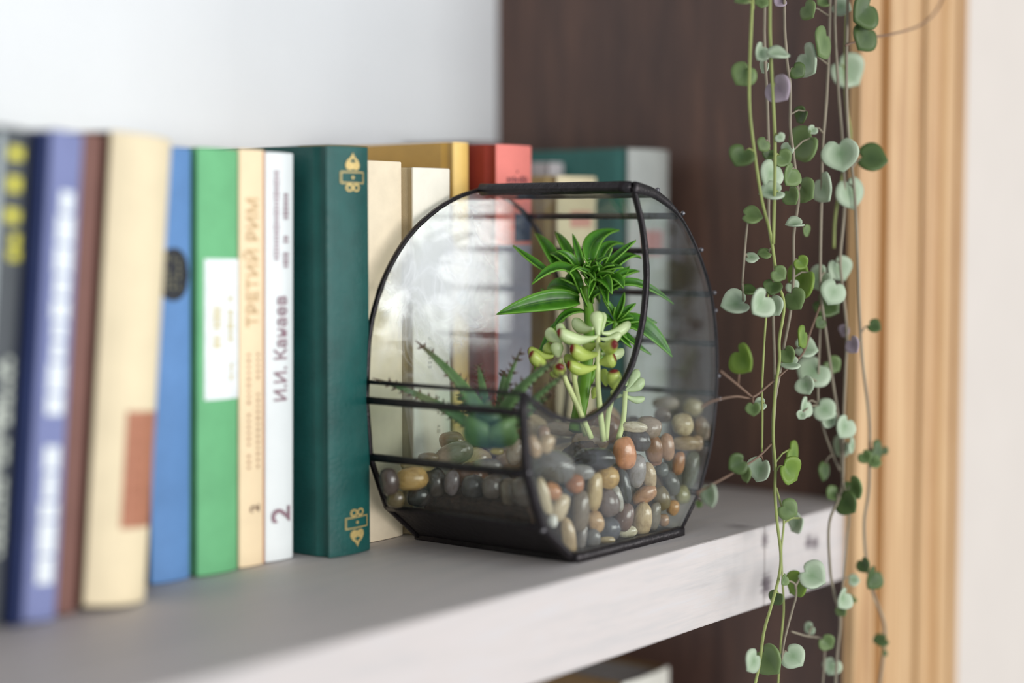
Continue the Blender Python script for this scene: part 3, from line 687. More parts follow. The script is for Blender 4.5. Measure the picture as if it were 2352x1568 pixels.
  ((791.5,460.0,73.9),(795.2,463.0,79.3),(-0.98,-0.19,0.06),(-0.04,-0.11,-0.99),5.9,'g'),
 ]),
 ([(817.8,463.0,53.4),(801.3,463.0,46.9),(776.8,463.0,41.5),(757.6,463.0,38.1),(740.9,463.0,35.2)],[
  ((777.2,460.8,46.4),(781.7,463.0,42.6),(-0.79,-0.62,0.07),(-0.57,0.67,-0.48),8.0,'d'),
  ((785.3,460.4,40.1),(788.8,463.0,44.1),(-0.90,0.44,0.03),(-0.15,-0.25,-0.95),6.4,'g'),
  ((810.0,465.4,39.7),(803.0,463.0,47.6),(-0.99,0.09,0.05),(-0.03,0.25,-0.97),10.7,'s'),
  ((752.2,460.8,33.3),(754.9,463.0,37.6),(-0.93,0.37,0.03),(-0.12,-0.21,-0.97),9.4,'s'),
  ((750.4,467.3,28.1),(742.4,463.0,35.5),(-1.00,0.06,0.05),(-0.04,0.21,-0.98),3.1,'g'),
 ]),
 ([(826.9,466.0,27.3),(835.4,466.0,9.4),(833.3,466.0,-7.1),(834.7,466.0,-24.2),(836.5,466.0,-41.4),(833.5,466.0,-60.3),(830.7,466.0,-86.4)],[
  ((830.8,461.1,15.7),(834.4,466.0,11.6),(-0.79,-0.62,0.07),(0.50,-0.69,-0.52),8.4,'g'),
  ((856.5,468.3,3.9),(835.1,466.0,6.8),(-0.95,0.32,0.04),(0.15,0.54,-0.83),9.5,'s'),
  ((815.2,461.9,-64.1),(832.7,466.0,-67.3),(-0.99,0.15,0.05),(-0.14,-0.71,-0.69),13.3,'g'),
 ]),
 ([(822.1,459.0,-21.3),(835.7,459.0,-25.9),(837.3,459.0,-33.4),(833.6,459.0,-40.0),(825.2,459.0,-55.3),(822.1,459.0,-66.6)],[
  ((848.6,455.6,-23.3),(836.3,459.0,-28.7),(-0.71,-0.56,0.43),(0.37,-0.82,-0.45),11.9,'s'),
  ((846.2,462.2,-28.0),(836.0,459.0,-27.6),(-0.97,0.24,0.04),(0.12,0.62,-0.77),11.1,'b'),
  ((827.2,455.0,-64.0),(823.1,459.0,-63.0),(-0.70,-0.55,0.46),(0.18,-0.76,-0.62),10.1,'s'),
  ((816.7,455.5,-20.0),(823.0,459.0,-21.6),(-0.06,-1.00,0.04),(-0.71,0.01,-0.70),5.0,'g'),
 ]),
 ([(1004.4,452.0,313.7),(989.5,452.0,297.9),(965.7,452.0,286.8),(931.3,452.0,279.2),(909.4,452.0,275.7),(882.9,452.0,270.4),(873.7,452.0,267.9)],[
  ((885.1,448.2,287.6),(895.7,452.0,272.9),(-0.16,-0.99,0.05),(-0.81,0.11,-0.58),15.9,'d'),
  ((892.0,449.8,273.8),(896.6,452.0,273.1),(-0.31,-0.95,0.06),(-0.55,0.13,-0.82),12.5,'d'),
 ]),
 ([(845.6,466.0,-55.3),(861.6,466.0,-60.7),(882.3,466.0,-67.2),(884.2,466.0,-80.2),(882.0,466.0,-97.4)],[
  ((871.3,468.5,-58.5),(865.2,466.0,-61.9),(-1.00,0.06,0.05),(0.02,0.81,-0.59),5.3,'s'),
  ((877.0,461.1,-66.4),(882.7,466.0,-69.5),(-0.79,-0.62,0.07),(0.41,-0.60,-0.68),7.0,'g'),
 ]),
 ([(888.8,458.0,25.6),(896.8,458.0,4.6),(894.6,458.0,-10.2),(892.3,458.0,-25.0),(888.6,458.0,-44.5)],[
  ((895.5,453.6,20.4),(893.0,458.0,14.6),(-0.98,0.18,0.04),(-0.15,-0.62,-0.77),10.6,'g'),
  ((890.1,455.5,12.0),(894.4,458.0,11.0),(-1.00,0.06,0.05),(-0.08,-0.77,-0.63),10.5,'d'),
  ((895.7,454.0,-33.1),(890.9,458.0,-32.5),(-0.63,-0.49,0.61),(0.51,-0.84,-0.15),5.3,'s'),
  ((880.3,453.5,-40.8),(888.9,458.0,-42.9),(-0.15,-0.99,0.05),(-0.73,0.07,-0.68),9.6,'s'),
  ((909.5,462.5,-48.5),(888.7,458.0,-44.1),(-0.35,-0.27,0.90),(0.54,-0.84,-0.05),5.4,'g'),
 ]),
 ([(805.2,472.0,178.1),(802.0,472.0,159.7),(799.2,472.0,139.0)],[
  ((804.4,469.9,173.9),(804.6,472.0,174.6),(-0.60,-0.47,0.64),(0.51,-0.85,-0.14),8.6,'g'),
  ((814.7,475.7,152.1),(801.1,472.0,153.2),(-0.48,-0.38,0.79),(0.52,-0.85,-0.09),6.0,'s'),
  ((799.7,476.4,126.9),(799.2,472.0,139.0),(-0.58,-0.45,0.68),(-0.70,0.70,-0.13),11.9,'s'),
  ((810.3,475.0,134.0),(799.2,472.0,139.0),(-0.38,-0.30,0.87),(0.53,-0.85,-0.06),7.3,'d'),
 ]),
]


# ------------------------------------------------------------------ the setting
YF, YB, XS = .488, .773, .970       # front edge, back and far end of the shelf
def structure(o, label):
    o['kind'] = 'structure'; o['label'] = label
    return o
structure(box('wall_back', .17, XS, YB, YB + .02, -.62, .75, M['white'], bevel=.0008), 'white painted panel closing the back of the bookcase behind the books')
structure(box('wall_side', XS, XS + .018, YF + .0005, YB + .02, -.62, .75, M['brown']), 'dark stained wooden panel closing the far end of the bookcase')
structure(box('shade_wall_left', .17, .188, YF + .0005, YB + .02, -.62, .75, M['brown']), 'unseen dark stained wooden panel added at the near end to shade the left books')  # out of view, added to cut the light at the left end
structure(box('wall_right', 1.1065, 2.1, YF + .001, YF + .06, -.62, .75, M['plaster']), 'cream painted wall right of the pine casing')
# pine casing with grooves, a moulding profile carried upwards
yc = .480
prof = [(.9495, YF), (.9495, yc + .001), (.9505, yc), (.968, yc), (.976, yc + .0012), (.983, yc + .0040), (.9878, yc + .0074), (.9888, yc + .0074), (.9892, yc + .001), (.9905, yc), (1.014, yc - .0006), (1.022, yc + .0008),
        (1.0355, yc + .0018), (1.0362, yc + .012), (1.0388, yc + .012), (1.0392, yc + .0004), (1.0405, yc), (1.050, yc + .0003), (1.0560, yc + .0028), (1.0630, yc + .0068), (1.0660, yc + .0070), (1.0690, yc + .0045),
        (1.0705, yc + .0010), (1.0725, yc), (1.0860, yc + .0006), (1.0885, yc + .0040), (1.0900, yc + .010), (1.0925, yc + .010), (1.0930, yc + .0012), (1.0940, yc + .0006), (1.1040, yc + .0015), (1.1060, yc + .003), (1.1060, YF + .018), (.9885, YF + .018), (.9885, YF)]
structure(prism_xy('trim_1', prof, -.62, .75, M['pine']), 'grooved pine door casing between the dark panel and the cream wall')

shelf = thing('shelf', 'thick white washed wooden shelf carrying the books and the glass terrarium', 'shelf', (0, 0, 0))
box('plank', .188, .8535, YF, YB, -.0455, 0, M['shelf'], shelf, bevel=.0012)
box('plank', .8545, XS, YF, YB, -.0455, 0, M['shelf'], shelf, bevel=.0012)
upper = thing('shelf', 'unseen upper wooden shelf added to shade the books and carry the vine', 'shelf', (0, 0, .50))  # out of view, added for its shade and as a hold for the vine
box('plank', .188, XS, YF, YB, 0, .0455, M['shelf'], upper, bevel=.0012)
low = thing('shelf', 'lower wooden shelf standing in shade below the white shelf', 'shelf', (0, 0, -.335))
box('plank', .188, XS, YF + .004, YB, -.04, 0, M['shelf'], low, bevel=.0012)

# ------------------------------------------------------------------ books
def text_data(body, size):
    cu = bpy.data.curves.new('lettering', 'FONT'); cu.body = body; cu.size = size; cu.resolution_u = 3; cu.offset = size * .012
    cu.align_x = 'CENTER'; cu.align_y = 'CENTER'
    o = bpy.data.objects.new('lettering', cu); COL.objects.link(o)
    dg = bpy.context.evaluated_depsgraph_get(); dg.update()
    me = bpy.data.meshes.new_from_object(o.evaluated_get(dg))
    v = [tuple(p.co) for p in me.vertices]; f = [tuple(p.vertices) for p in me.polygons]
    bpy.data.objects.remove(o); bpy.data.curves.remove(cu); bpy.data.meshes.remove(me)
    return v, f

class Book:
    def __init__(self, label, x0, x1, y, depth, h, lean, cover, spine=None, bulge=.002, paper='paper', hard=True, name='book', z=0.0, group='books on the white shelf', board=None):
        """x0, x1: where the spine stands on the shelf; lean in degrees towards +x"""
        w = x1 - x0; a = math.radians(lean)
        self.w, self.h, self.b = w, h, bulge
        self.root = thing(name, label, 'book', ((x0 + x1) / 2, y, z + abs(w / 2 * math.sin(a)) + .0002), (0, a, 0), group)
        hw = w / 2; b = bulge; n = 9
        cm = cover; sm = spine or cover
        th = .0024 if hard else .0008
        out = [(-hw + w * i / n, b * ((2 * i / n - 1) ** 2)) for i in range(n + 1)]
        inn = [(x * .97, yy + .0018) for x, yy in out][::-1]
        prism_xy('spine', out + inn, .0, h, sm, self.root, bevel=.0007)
        for s in (-1, 1):
            if hard:
                pts = [(hw - .0006, b + .0002), (hw - .0014, b + .003), (hw - .0016, b + .0055), (hw, b + .009), (hw, depth), (hw - th, depth), (hw - th, b + .0022)]
            else:
                pts = [(hw, b + .0002), (hw, depth), (hw - th, depth), (hw - th, b + .0022)]
            prism_xy('cover', [(s * p[0], p[1]) for p in pts], 0, h, cm, self.root, bevel=.0006)
        i = .003 if hard else .0003
        box('page_block', -hw + th, hw - th, b + .0021, depth - i, i, h - i, M[paper], self.root)
    def front(self, x):
        return self.b * min(1, (x / (self.w / 2)) ** 2)
    def deco(self, name, verts, faces, mat, dy=.00025, label=None):
        v = [(x, self.front(x) - dy, z) for x, z in verts]
        o = obj(name, mesh(name, v, faces), mat, self.root)
        if label: o['label'] = label
        return o
    def patch(self, name, xa, xb, za, zb, mat, dy=.0002, label=None):
        n = 8
        xs = [xa + (xb - xa) * i / n for i in range(n + 1)]
        verts = [(x, za) for x in xs] + [(x, zb) for x in xs]
        return self.deco(name, verts, [(i, i + 1, n + 2 + i, n + 1 + i) for i in range(n)], mat, dy, label)
    def text(self, body, size, x, z, mat, up=True, label=None, stretch=1.0, name='title'):
        v, f = text_data(body, size)
        if up: vv = [(x - p[1], z + p[0] * stretch) for p in v]
        else: vv = [(x + p[0] * stretch, z + p[1]) for p in v]
        return self.deco(name, vv, f, mat, .0007, label)
    def dashes(self, x, za, zb, hgt, mat, seed, gap=.0011, lo=.0012, hi=.0022, name='small_print', fill=1.0):
        """a row of print too small to read, running up the spine"""
        r = random.Random(seed); z = za; v = []; f = []
        while z < zb:
            l = r.uniform(lo, hi)
            if r.random() > .14:
                hh = hgt * r.uniform(.7, 1.0)
                k = len(v)
                v += [(x - hh / 2, z), (x + hh / 2, z), (x + hh / 2, z + l * fill), (x - hh / 2, z + l * fill)]
                f.append((k, k + 1, k + 2, k + 3))
            z += l + gap
        return self.deco(name, v, f, mat, .0004)

def cloth(name, c, rough=.65, var=.1, bump=.3, spec=.3):
    return plain(name, c, rough=rough, var=var, scale=35, bump=bump, bscale=1500, spec=spec)
def ink(name, c, rough=.6):
    return plain(name, c, rough=rough, var=.08, scale=200, bump=0)

# leaning books at the left end
Book('dark red book, a sliver of it at the left edge of the photo', .404, .4215, .626, .14, .212, 5.3, cloth('dark_red_cloth', (74, 30, 32)))
b = Book('dark grey book with yellow lettering, leaning at the far left', .4225, .4395, .619, .14, .2105, 5.3, cloth('charcoal_cover', (84, 88, 92)), bulge=.001)
yel = ink('yellow_ink', (224, 216, 78)); pal = ink('pale_print', (206, 212, 200))
for (x, z, w_, h_) in ((.0015, .186, .0085, .030), (.0035, .164, .006, .018)):
    b.dashes(x, z - h_ / 2, z + h_ / 2, w_, yel, int(z * 1000), gap=.0012, lo=.004, hi=.007, name='title')
for k, x in enumerate((-.0005, .0045)):
    b.dashes(x, .030, .112, .004, pal, 40 + k, gap=.0011, lo=.002, hi=.005)
b.patch('edge_band', -.0083, -.0050, .002, .208, ink('pale_grey_band', (176, 186, 188)))
Book('thin navy book squeezed between the grey and the lavender book', .4400, .4445, .613, .14, .2095, 5.3, cloth('navy_cover', (30, 44, 88)), bulge=.0004, hard=False)
b = Book('lavender blue book with a column of big white letters', .4450, .4620, .611, .14, .2095, 5.3, cloth('lavender_cover', (124, 132, 176)), bulge=.0015)
wht = ink('white_ink', (228, 234, 238))
b.dashes(.0005, .016, .186, .0090, wht, 5, gap=.0012, lo=.007, hi=.014, name='title')
Book('maroon brown narrow book beside the lavender one', .4628, .4752, .614, .14, .2095, 5.3, cloth('maroon_cover', (122, 86, 78)), bulge=.0015)
b = Book('thick cream book with a rust label, leaning to the right', .4760, .5105, .605, .15, .2085, 5.3, cloth('brown_board', (84, 56, 38)), spine=cloth('cream_linen', (232, 216, 182), var=.06), bulge=.0065)
b.patch('label', -.0045, .0165, .034, .086, ink('rust_label', (176, 118, 92)), label='rust coloured paper label')
b.dashes(.004, .042, .080, .010, ink('rust_print', (160, 104, 80)), 3, gap=.003, lo=.003, hi=.006)
b = Book('blue cloth book with a round black stamp', .5330, .5570, .632, .13, .206, 1.2, cloth('blue_cloth', (98, 140, 192)), bulge=.002)
bl = ink('black_stamp', (34, 36, 42))
ns_ = 14; sv_ = []
for i in range(ns_ + 1):
    x = -1 + 2 * i / ns_; q = math.sqrt(max(0, 1 - x * x)) * .0125
    sv_ += [(x * .0105 - .0005, .146 - q), (x * .0105 - .0005, .146 + q)]
b.deco('stamp', sv_, [(2 * i, 2 * i + 2, 2 * i + 3, 2 * i + 1) for i in range(ns_)], bl)
for k in (-1, 0, 1):
    b.dashes(-.001 + k * .0035, .139, .153, .0014, ink('dull_gold_print', (128, 124, 96)), 11 + k, gap=.001)
b = Book('green cloth book with a tall white paper label', .5590, .5855, .629, .13, .206, .9, cloth('green_cloth', (112, 184, 130)), bulge=.0022)
b.patch('label', -.0095, .0132, .085, .153, ink('white_label', (240, 244, 246)), label='tall white paper label')
for x, za, zb, hg in ((-.0025, .110, .128, .0055), (.0065, .110, .133, .0045), (.0072, .094, .103, .0026)):
    b.dashes(x, za, zb, hg, ink('ochre_print', (212, 200, 156)), int(za * 1e4 + x * 1e5), gap=.0008, lo=.0015, hi=.003)
b = Book('peach paper book with faint Cyrillic title on its spine', .5865, .6035, .630, .13, .2065, .8, plain('peach_cover', (246, 222, 184), var=.04, bump=.05), bulge=.0012)
tan = ink('faded_tan_ink', (206, 178, 136)); sm_ = ink('small_red_brown_ink', (186, 148, 116))
b.text('ТРЕТИЙ РИМ', .0098, -.0002, .151, tan, stretch=1.0, label='faded title reading up the spine')
b.dashes(-.0032, .049, .105, .0022, sm_, 21, gap=.0016, lo=.001, hi=.0016); b.dashes(.0030, .049, .105, .0022, sm_, 22, gap=.0016, lo=.001, hi=.0016)
b.text('2', .0085, .001, .029, ink('brown_ink', (120, 92, 78)), name='volume_number')
b.patch('edge_band', .0072, .0084, .0005, .206, ink('orange_edge', (206, 138, 100)))
b = Book('white paper book with a plum Cyrillic author name', .6045, .6240, .630, .13, .2055, .75, plain('white_cover', (236, 240, 240), var=.02, bump=.04), bulge=.0015)
plum = ink('plum_ink', (152, 122, 132))
b.text('И.И. Канаев', .0112, -.0002, .1073, plum, stretch=.84, label='author name reading up the spine')
b.dashes(-.0035, .150, .196, .0036, ink('grey_plum_ink', (176, 160, 166)), 31, gap=.0005, lo=.0012, hi=.002); b.dashes(.0030, .148, .184, .0042, ink('grey_plum_ink', (168, 150, 156)), 32, gap=.0005, lo=.0012, hi=.002)
b.text('2', .018, .0005, .0235, plum, name='volume_number', up=True)

Book('mauve grey book standing behind the red and yellow ones', .8535, .8825, .7000, .06, .2225, 0, plain('mauve_grey_cover', (128, 112, 114), var=.05), bulge=.001)

# dark green leather book with gold ornaments
leather = plain('dark_green_leather', (26, 84, 80), rough=.42, var=.22, scale=40, bump=.5, bscale=700, spec=.4)
b = Book('dark green leather book with gold ornaments on the spine', .6330, .6640, .6125, .145, .2095, 0, leather, bulge=.0022)
def ring(cx, cz, ro, ri, n=16, a0=0, a1=2 * math.pi):
    v = []; f = []
    for i in range(n + 1):
        a = a0 + (a1 - a0) * i / n
        v += [(cx + ro * math.cos(a), cz + ro * math.sin(a)), (cx + ri * math.cos(a), cz + ri * math.sin(a))]
    for i in range(n): f.append((2 * i, 2 * i + 2, 2 * i + 3, 2 * i + 1))
    return v, f
def ornament(cx, cz, s, parent):
    """s=1: leaf above the box, s=-1: below"""
    v = []; f = []
    def put(vv, ff):
        k = len(v); v.extend(vv); f.extend([tuple(i + k for i in q) for q in ff])
    bw, bh, t = .0072, .0034, .0007
    cut = [-bw + 2 * bw * q / 8 for q in range(9)]
    for (xa, xb, za, zb) in [(p, q, bh - t, bh) for p, q in zip(cut, cut[1:])] + [(p, q, -bh, -bh + t) for p, q in zip(cut, cut[1:])] + [(-bw, -bw + t, -bh, bh), (bw - t, bw, -bh, bh)]:
        put([(cx + xa, cz + za), (cx + xb, cz + za), (cx + xb, cz + zb), (cx + xa, cz + zb)], [(0, 1, 2, 3)])
    for dx in (-.0021, .0021):                      # the pair of loops
        put(*ring(cx + dx, cz - s * (bh + .0023), .0023, .0012))
    put(*ring(cx, cz, .0009, 0.00005, 8))
    leaf = []                                        # spade leaf with two scrolls
    for q in (-1, 1):
        put(*ring(cx + q * .0020, cz + s * (bh + .0032), .0024, .0004, 14))
        lobe = [(0, .0018), (q * .0022, .0010), (q * .0040, .0022), (q * .0044, .0045), (q * .0032, .0068), (q * .0012, .0086), (0, .0112)]
        inner = [(0, .0042), (q * .0012, .0040), (q * .0030, .0040), (q * .0032, .0048), (q * .0020, .0062), (q * .0006, .0072), (0, .0082)]
        k = len(v)
        for (a, c), (a2, c2) in zip(lobe, inner):
            v.append((cx + a, cz + s * (bh + c - .0004))); v.append((cx + a2, cz + s * (bh + c2 - .0004)))
        for i in range(len(lobe) - 1): f.append((k + 2 * i, k + 2 * i + 2, k + 2 * i + 3, k + 2 * i + 1))
    v = [(cx + (a - cx) * 1.22, cz + (c - cz) * .9) for a, c in v]
    return parent.deco('gold_ornament', v, f, M['gold'], .0004, 'gold stamped leaf and scroll ornament')
ornament(.0012, .1935, 1, b)
ornament(.0030, .0165, -1, b)

Book('cream book with a plain yellowed spine, beside the dark green one', .6690, .7060, .628, .13, .2035, 0, plain('aged_cream', (240, 224, 196), var=.07, bump=.1), bulge=.0012, hard=False)
b = Book('ivory book with a tan cover and worn top edge', .7090, .7400, .622, .13, .2005, 0, cloth('tan_cover', (196, 176, 138)), spine=plain('ivory_spine', (244, 238, 222), var=.05, bump=.1), bulge=.0018)
for x, za, zb, hg in ((-.004, .088, .108, .0028), (.003, .055, .075, .0026)):
    b.dashes(x, za, zb, hg, ink('faint_grey_print', (200, 196, 180)), int(za * 1e4), gap=.001)
gl = plain('yellow_gloss_cover', (206, 164, 86), rough=.3, var=.1, scale=50, bump=.15)
b = Book('golden yellow book with deep joint grooves, taller than its neighbours', .7615, .7752, .638, .125, .2165, 0, gl, spine=plain('yellow_spine', (248, 208, 120), rough=.4, var=.05, bump=.1), bulge=.0015)
rv, rf = ring(0, .128, .0046, .0022)
b.deco('logo', rv, rf, ink('cyan_ink', (84, 170, 196)))
red = cloth('brick_red_cloth', (152, 58, 44))
b = Book('brick red book with a coral spine and small dark lettering', .7800, .8130, .621, .074, .2155, 0, red, spine=cloth('coral_spine', (242, 138, 128), var=.08), bulge=.002)
b.dashes(0, .1995, .2005, .001, ink('dark_red_ink', (110, 60, 66)), 1)
v_, f_ = [], []
r_ = random.Random(3); x = -.0085
while x < .0105:                                     # the short word on the spine, too soft to read
    hgt = r_.uniform(.0030, .0046); k = len(v_)
    v_ += [(x, .1935), (x + .0009, .1935), (x + .0009, .1935 + hgt), (x, .1935 + hgt), (x + .0009, .1950), (x + .0019, .1950), (x + .0019, .1957), (x + .0009, .1957)]
    f_ += [(k, k + 1, k + 2, k + 3), (k + 4, k + 5, k + 6, k + 7)]
    x += r_.uniform(.0022, .0030)
b.deco('title', v_, f_, ink('dark_red_ink', (116, 66, 72)), .0004)
b.patch('label', -.002, .0155, .160, .176, ink('navy_label', (52, 70, 100)), label='dark blue band on the spine')
b.patch('label', -.0155, .0155, .060, .158, ink('pale_lilac_label', (176, 168, 186)))
b = Book('straw yellow book with a cream spine and pink mark', .8395, .8800, .622, .074, .1990, 0, cloth('straw_cover', (196, 172, 122)), spine=plain('cream_spine', (236, 222, 184), var=.06, bump=.1), bulge=.002)
b.patch('stamp', -.009, .013, .168, .178, ink('pink_stamp', (222, 164, 146)))
b = Book('pale grey book pushed back behind the straw yellow one', .8840, .8990, .662, .10, .2090, 0, plain('pale_grey_cover', (190, 184, 186), var=.05), bulge=.001)
b.dashes(.002, .188, .204, .004, ink('dark_grey_print', (96, 92, 92)), 8)
b = Book('teal green book with a grey spine, last in the row', .9030, .9490, .611, .150, .2170, 0, cloth('teal_cover', (70, 122, 116)), spine=plain('grey_spine', (176, 180, 176), rough=.5, var=.06, bump=.1), bulge=.005)
b.patch('label', -.012, .010, .150, .166, ink('soft_red_label', (176, 120, 116)))
Book('book with a white spine and dusty page tops on the lower shelf', .8790, .9320, .600, .15, .2210, 0, cloth('ochre_brown_cover', (118, 92, 58)), spine=plain('white_spine', (226, 224, 214), var=.04), paper='paper_grey', bulge=.002, z=-.335, group='book on the lower shelf')

# ------------------------------------------------------------------ the terrarium
Y0, Y1 = .513, .614
TX, TY = .752, (Y0 + Y1) / 2
ter = thing('glass_terrarium', 'round leaded glass terrarium with an open front, filled with pebbles and succulents', 'terrarium', (TX, TY, 0))
def T(x, z, y=0.0): return Vector((x / 1000 - TX, y - TY if y else 0, z / 1000))
right = [(755, 189.3), (776, 185.6), (799, 174.5), (818, 155), (832, 131), (838.3, 103), (838.5, 75), (833, 47), (821, 21)]
left_low = [(677, 21), (664.5, 49), (661.5, 79), (662, 88.5)]
left_up = [(662, 88.5), (663.6, 108), (667.5, 124), (677.5, 144), (694.5, 163), (716, 176.8), (736, 184.8), (755, 189.3)]
bite = [(755, 189.3), (763.8, 169), (767.6, 150.5), (767.8, 137), (763.7, 116), (752.5, 94), (732, 77.3), (709, 71.3), (687, 75.5), (673.5, 82), (662, 88.5)]
def c2(pts, n=5): return [(p.x, p.y) for p in catmull([(a, c, 0) for a, c in pts], n)]
R_ = c2(right); LU = c2(left_up); BT = c2(bite, 6)
base_l, base_r = (702, 2.0), (802, 2.0)
far_outline = R_ + [base_r, base_l] + left_low[:-1] + LU[:-1]
near_outline = R_ + [base_r, base_l] + left_low[:-1] + BT[::-1][:-1]
def loc(pts): return [(a / 1000 - TX, c / 1000) for a, c in pts]
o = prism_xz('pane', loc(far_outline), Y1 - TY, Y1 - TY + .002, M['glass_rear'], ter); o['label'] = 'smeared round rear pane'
o = prism_xz('pane', loc(near_outline), Y0 - TY - .002, Y0 - TY, M['glass_side'], ter); o['label'] = 'side pane with a round bite cut out of it'
# strips of glass around the rim
def strip(p, q, mat, name='pane', t=.0016):
    (x0, z0), (x1, z1) = loc([p, q])
    nx, nz = (z1 - z0), -(x1 - x0); L = math.hypot(nx, nz); nx, nz = nx / L * t, nz / L * t
    cx, cz = 0.0, .095
    if (x0 - cx) * nx + (z0 - cz) * nz > 0: nx, nz = -nx, -nz
    return prism_xz(name, [(x0, z0), (x1, z1), (x1 + nx, z1 + nz), (x0 + nx, z0 + nz)], Y0 - TY + .0005, Y1 - TY - .0005, mat, ter)
rim_r = right + [base_r]
for p, q in zip(rim_r, rim_r[1:]): strip(p, q, M['glass_rim'])
rim_l = [base_l] + left_low
for k, (p, q) in enumerate(zip(rim_l, rim_l[1:])):
    o = strip(p, q, M['lead'] if k == 0 else M['glass'], 'base_strip' if k == 0 else 'pane')
box('base_plate', (base_l[0] - 1) / 1000 - TX, (base_r[0] + 1) / 1000 - TX, Y0 - TY - .003, Y1 - TY + .003, 0, .0032, M['lead'], ter, bevel=.0006)
# lead seams
YV = Vector((0, 1, 0))
def seam(pts, y, w, h, closed=False):
    """follows an outline in the plane y; w: half width in the plane, h: half depth across it"""
    P = [Vector((a, y, c)) for a, c in loc(pts)]
    n = len(P); e1 = []
    for i in range(n):
        t = (P[(i + 1) % n] - P[i - 1]) if closed else (P[min(i + 1, n - 1)] - P[max(i - 1, 0)])
        e1.append(Vector((t.z, 0, -t.x)).normalized())
    return sweep('seam', P, e1, [YV] * n, w, h, M['lead'], ter, closed)
def resample(pts, step=6.0):
    out = []
    for (a, c), (a2, c2_) in zip(pts, pts[1:]):
        k = max(1, int(math.hypot(a2 - a, c2_ - c) / step))
        out += [(a + (a2 - a) * i / k, c + (c2_ - c) * i / k) for i in range(k)]
    return out + [pts[-1]]
yn, yfz = Y0 - TY - .001, Y1 - TY + .001
nr = len(R_)
seam(R_ + [base_r], yn - .0006, [.0031 - .0023 * min(1, (i / 11) ** 1.5) for i in range(nr + 1)], [.0016 - .0008 * min(1, i / 12) for i in range(nr + 1)])
seam(BT, yn, .0013, .0015)
low_l = resample([left_low[-1]] + left_low[:-1][::-1] + [base_l])
seam(low_l, yn, .0019, .0022)
seam(resample([base_l, base_r]), yn - .0008, .0027, .0028)
seam(R_ + [base_r], yfz, .0011, .0013)
seam(LU, yfz, .0011, .0013)
seam(low_l, yfz, .0012, .0014)
seam(resample([base_l, base_r]), yfz, .0022, .0022)
def bar(p, q_prev, q_next, w, h):
    x, z = loc([p])[0]
    t = Vector((q_next[0] - q_prev[0], 0, q_next[1] - q_prev[1])).normalized(); nn = Vector((t.z, 0, -t.x))
    k = 14
    P = [Vector((x, Y0 - TY + (Y1 - Y0) * i / k, z)) for i in range(k + 1)]
    return sweep('seam', P, [t] * (k + 1), [nn] * (k + 1), w, h, M['lead'], ter)
allr = [(736, 184.8)] + right + [base_r]
for i in range(1, len(allr) - 1):
    if i == 1: bar(allr[i], (752, 191), (758, 187), .0026, .0026)
    else: bar(allr[i], allr[i - 1], allr[i + 1], .0016, .0013)
allf = [base_l] + left_low + [(663, 100)]
for i in range(1, len(allf) - 1):
    bar(allf[i], allf[i - 1], allf[i + 1], .0011 if i == 4 else .0019, .0013)
# drops of solder where the strips meet the side pane
for (x, z) in ((776.5, 188.2), (801.5, 176), (820.5, 156), (834.5, 132), (836, 122), (841, 72), (839.8, 85), (820, 18), (664, 50), (676, 20)):
    bm = bmesh.new(); bmesh.ops.create_uvsphere(bm, u_segments=10, v_segments=8, radius=.0013)
    me = bpy.data.meshes.new('solder_bead'); bm.to_mesh(me); bm.free()
    for p in me.polygons: p.use_smooth = True
    o = obj('solder_bead', me, M['bead'], ter); o.location = (x / 1000 - TX, Y0 - TY - .0022, z / 1000)

# ------------------------------------------------------------------ soil and pebbles inside
def halfw(z):
    P = [(0, 51), (21, 72), (49, 85), (64, 88), (90, 88)]
    z *= 1000
    for (a, b_), (c, d) in zip(P, P[1:]):
        if a <= z <= c: return (b_ + (d - b_) * (z - a) / (c - a)) / 1000
    return .051
soilm = plain('potting_soil', (70, 54, 44), rough=.95, var=.45, scale=240, bump=1.0, bscale=900, spec=.1)
sv, sf = [], []
nx_, ny_ = 64, 44
for j in range(ny_ + 1):
    for i in range(nx_ + 1):
        x = .694 + (.822 - .694) * i / nx_; y = .5250 + (.608 - .5250) * j / ny_
        g = math.exp(-((x - .750) / .022) ** 2 - ((y - .540) / .017) ** 2)
        s_ = max(0.0, min(1.0, (y - .528) / .008))
        z = .0335 * s_ + (.0035 if s_ < 1 else 0) + .0215 * g - .010 * max(0, (.712 - x) / .018) + .0022 * mnoise.noise(Vector((x * 130, y * 130, 1))) + .0012 * mnoise.noise(Vector((x * 420, y * 420, 5)))
        if i in (0, nx_) or j in (0, ny_): z = .0035
        xx = TX + max(-halfw(z) + .006, min(halfw(z) - .006, x - TX))
        sv.append((xx, y, z))
for j in range(ny_):
    for i in range(nx_):
        a = j * (nx_ + 1) + i
        sf.append((a, a + 1, a + nx_ + 2, a + nx_ + 1))
so = obj('potting_soil', mesh('potting_soil', sv, sf, smooth=False), soilm)
tag(so, 'dark crumbly potting soil in the middle of the terrarium', 'soil', kind='stuff')

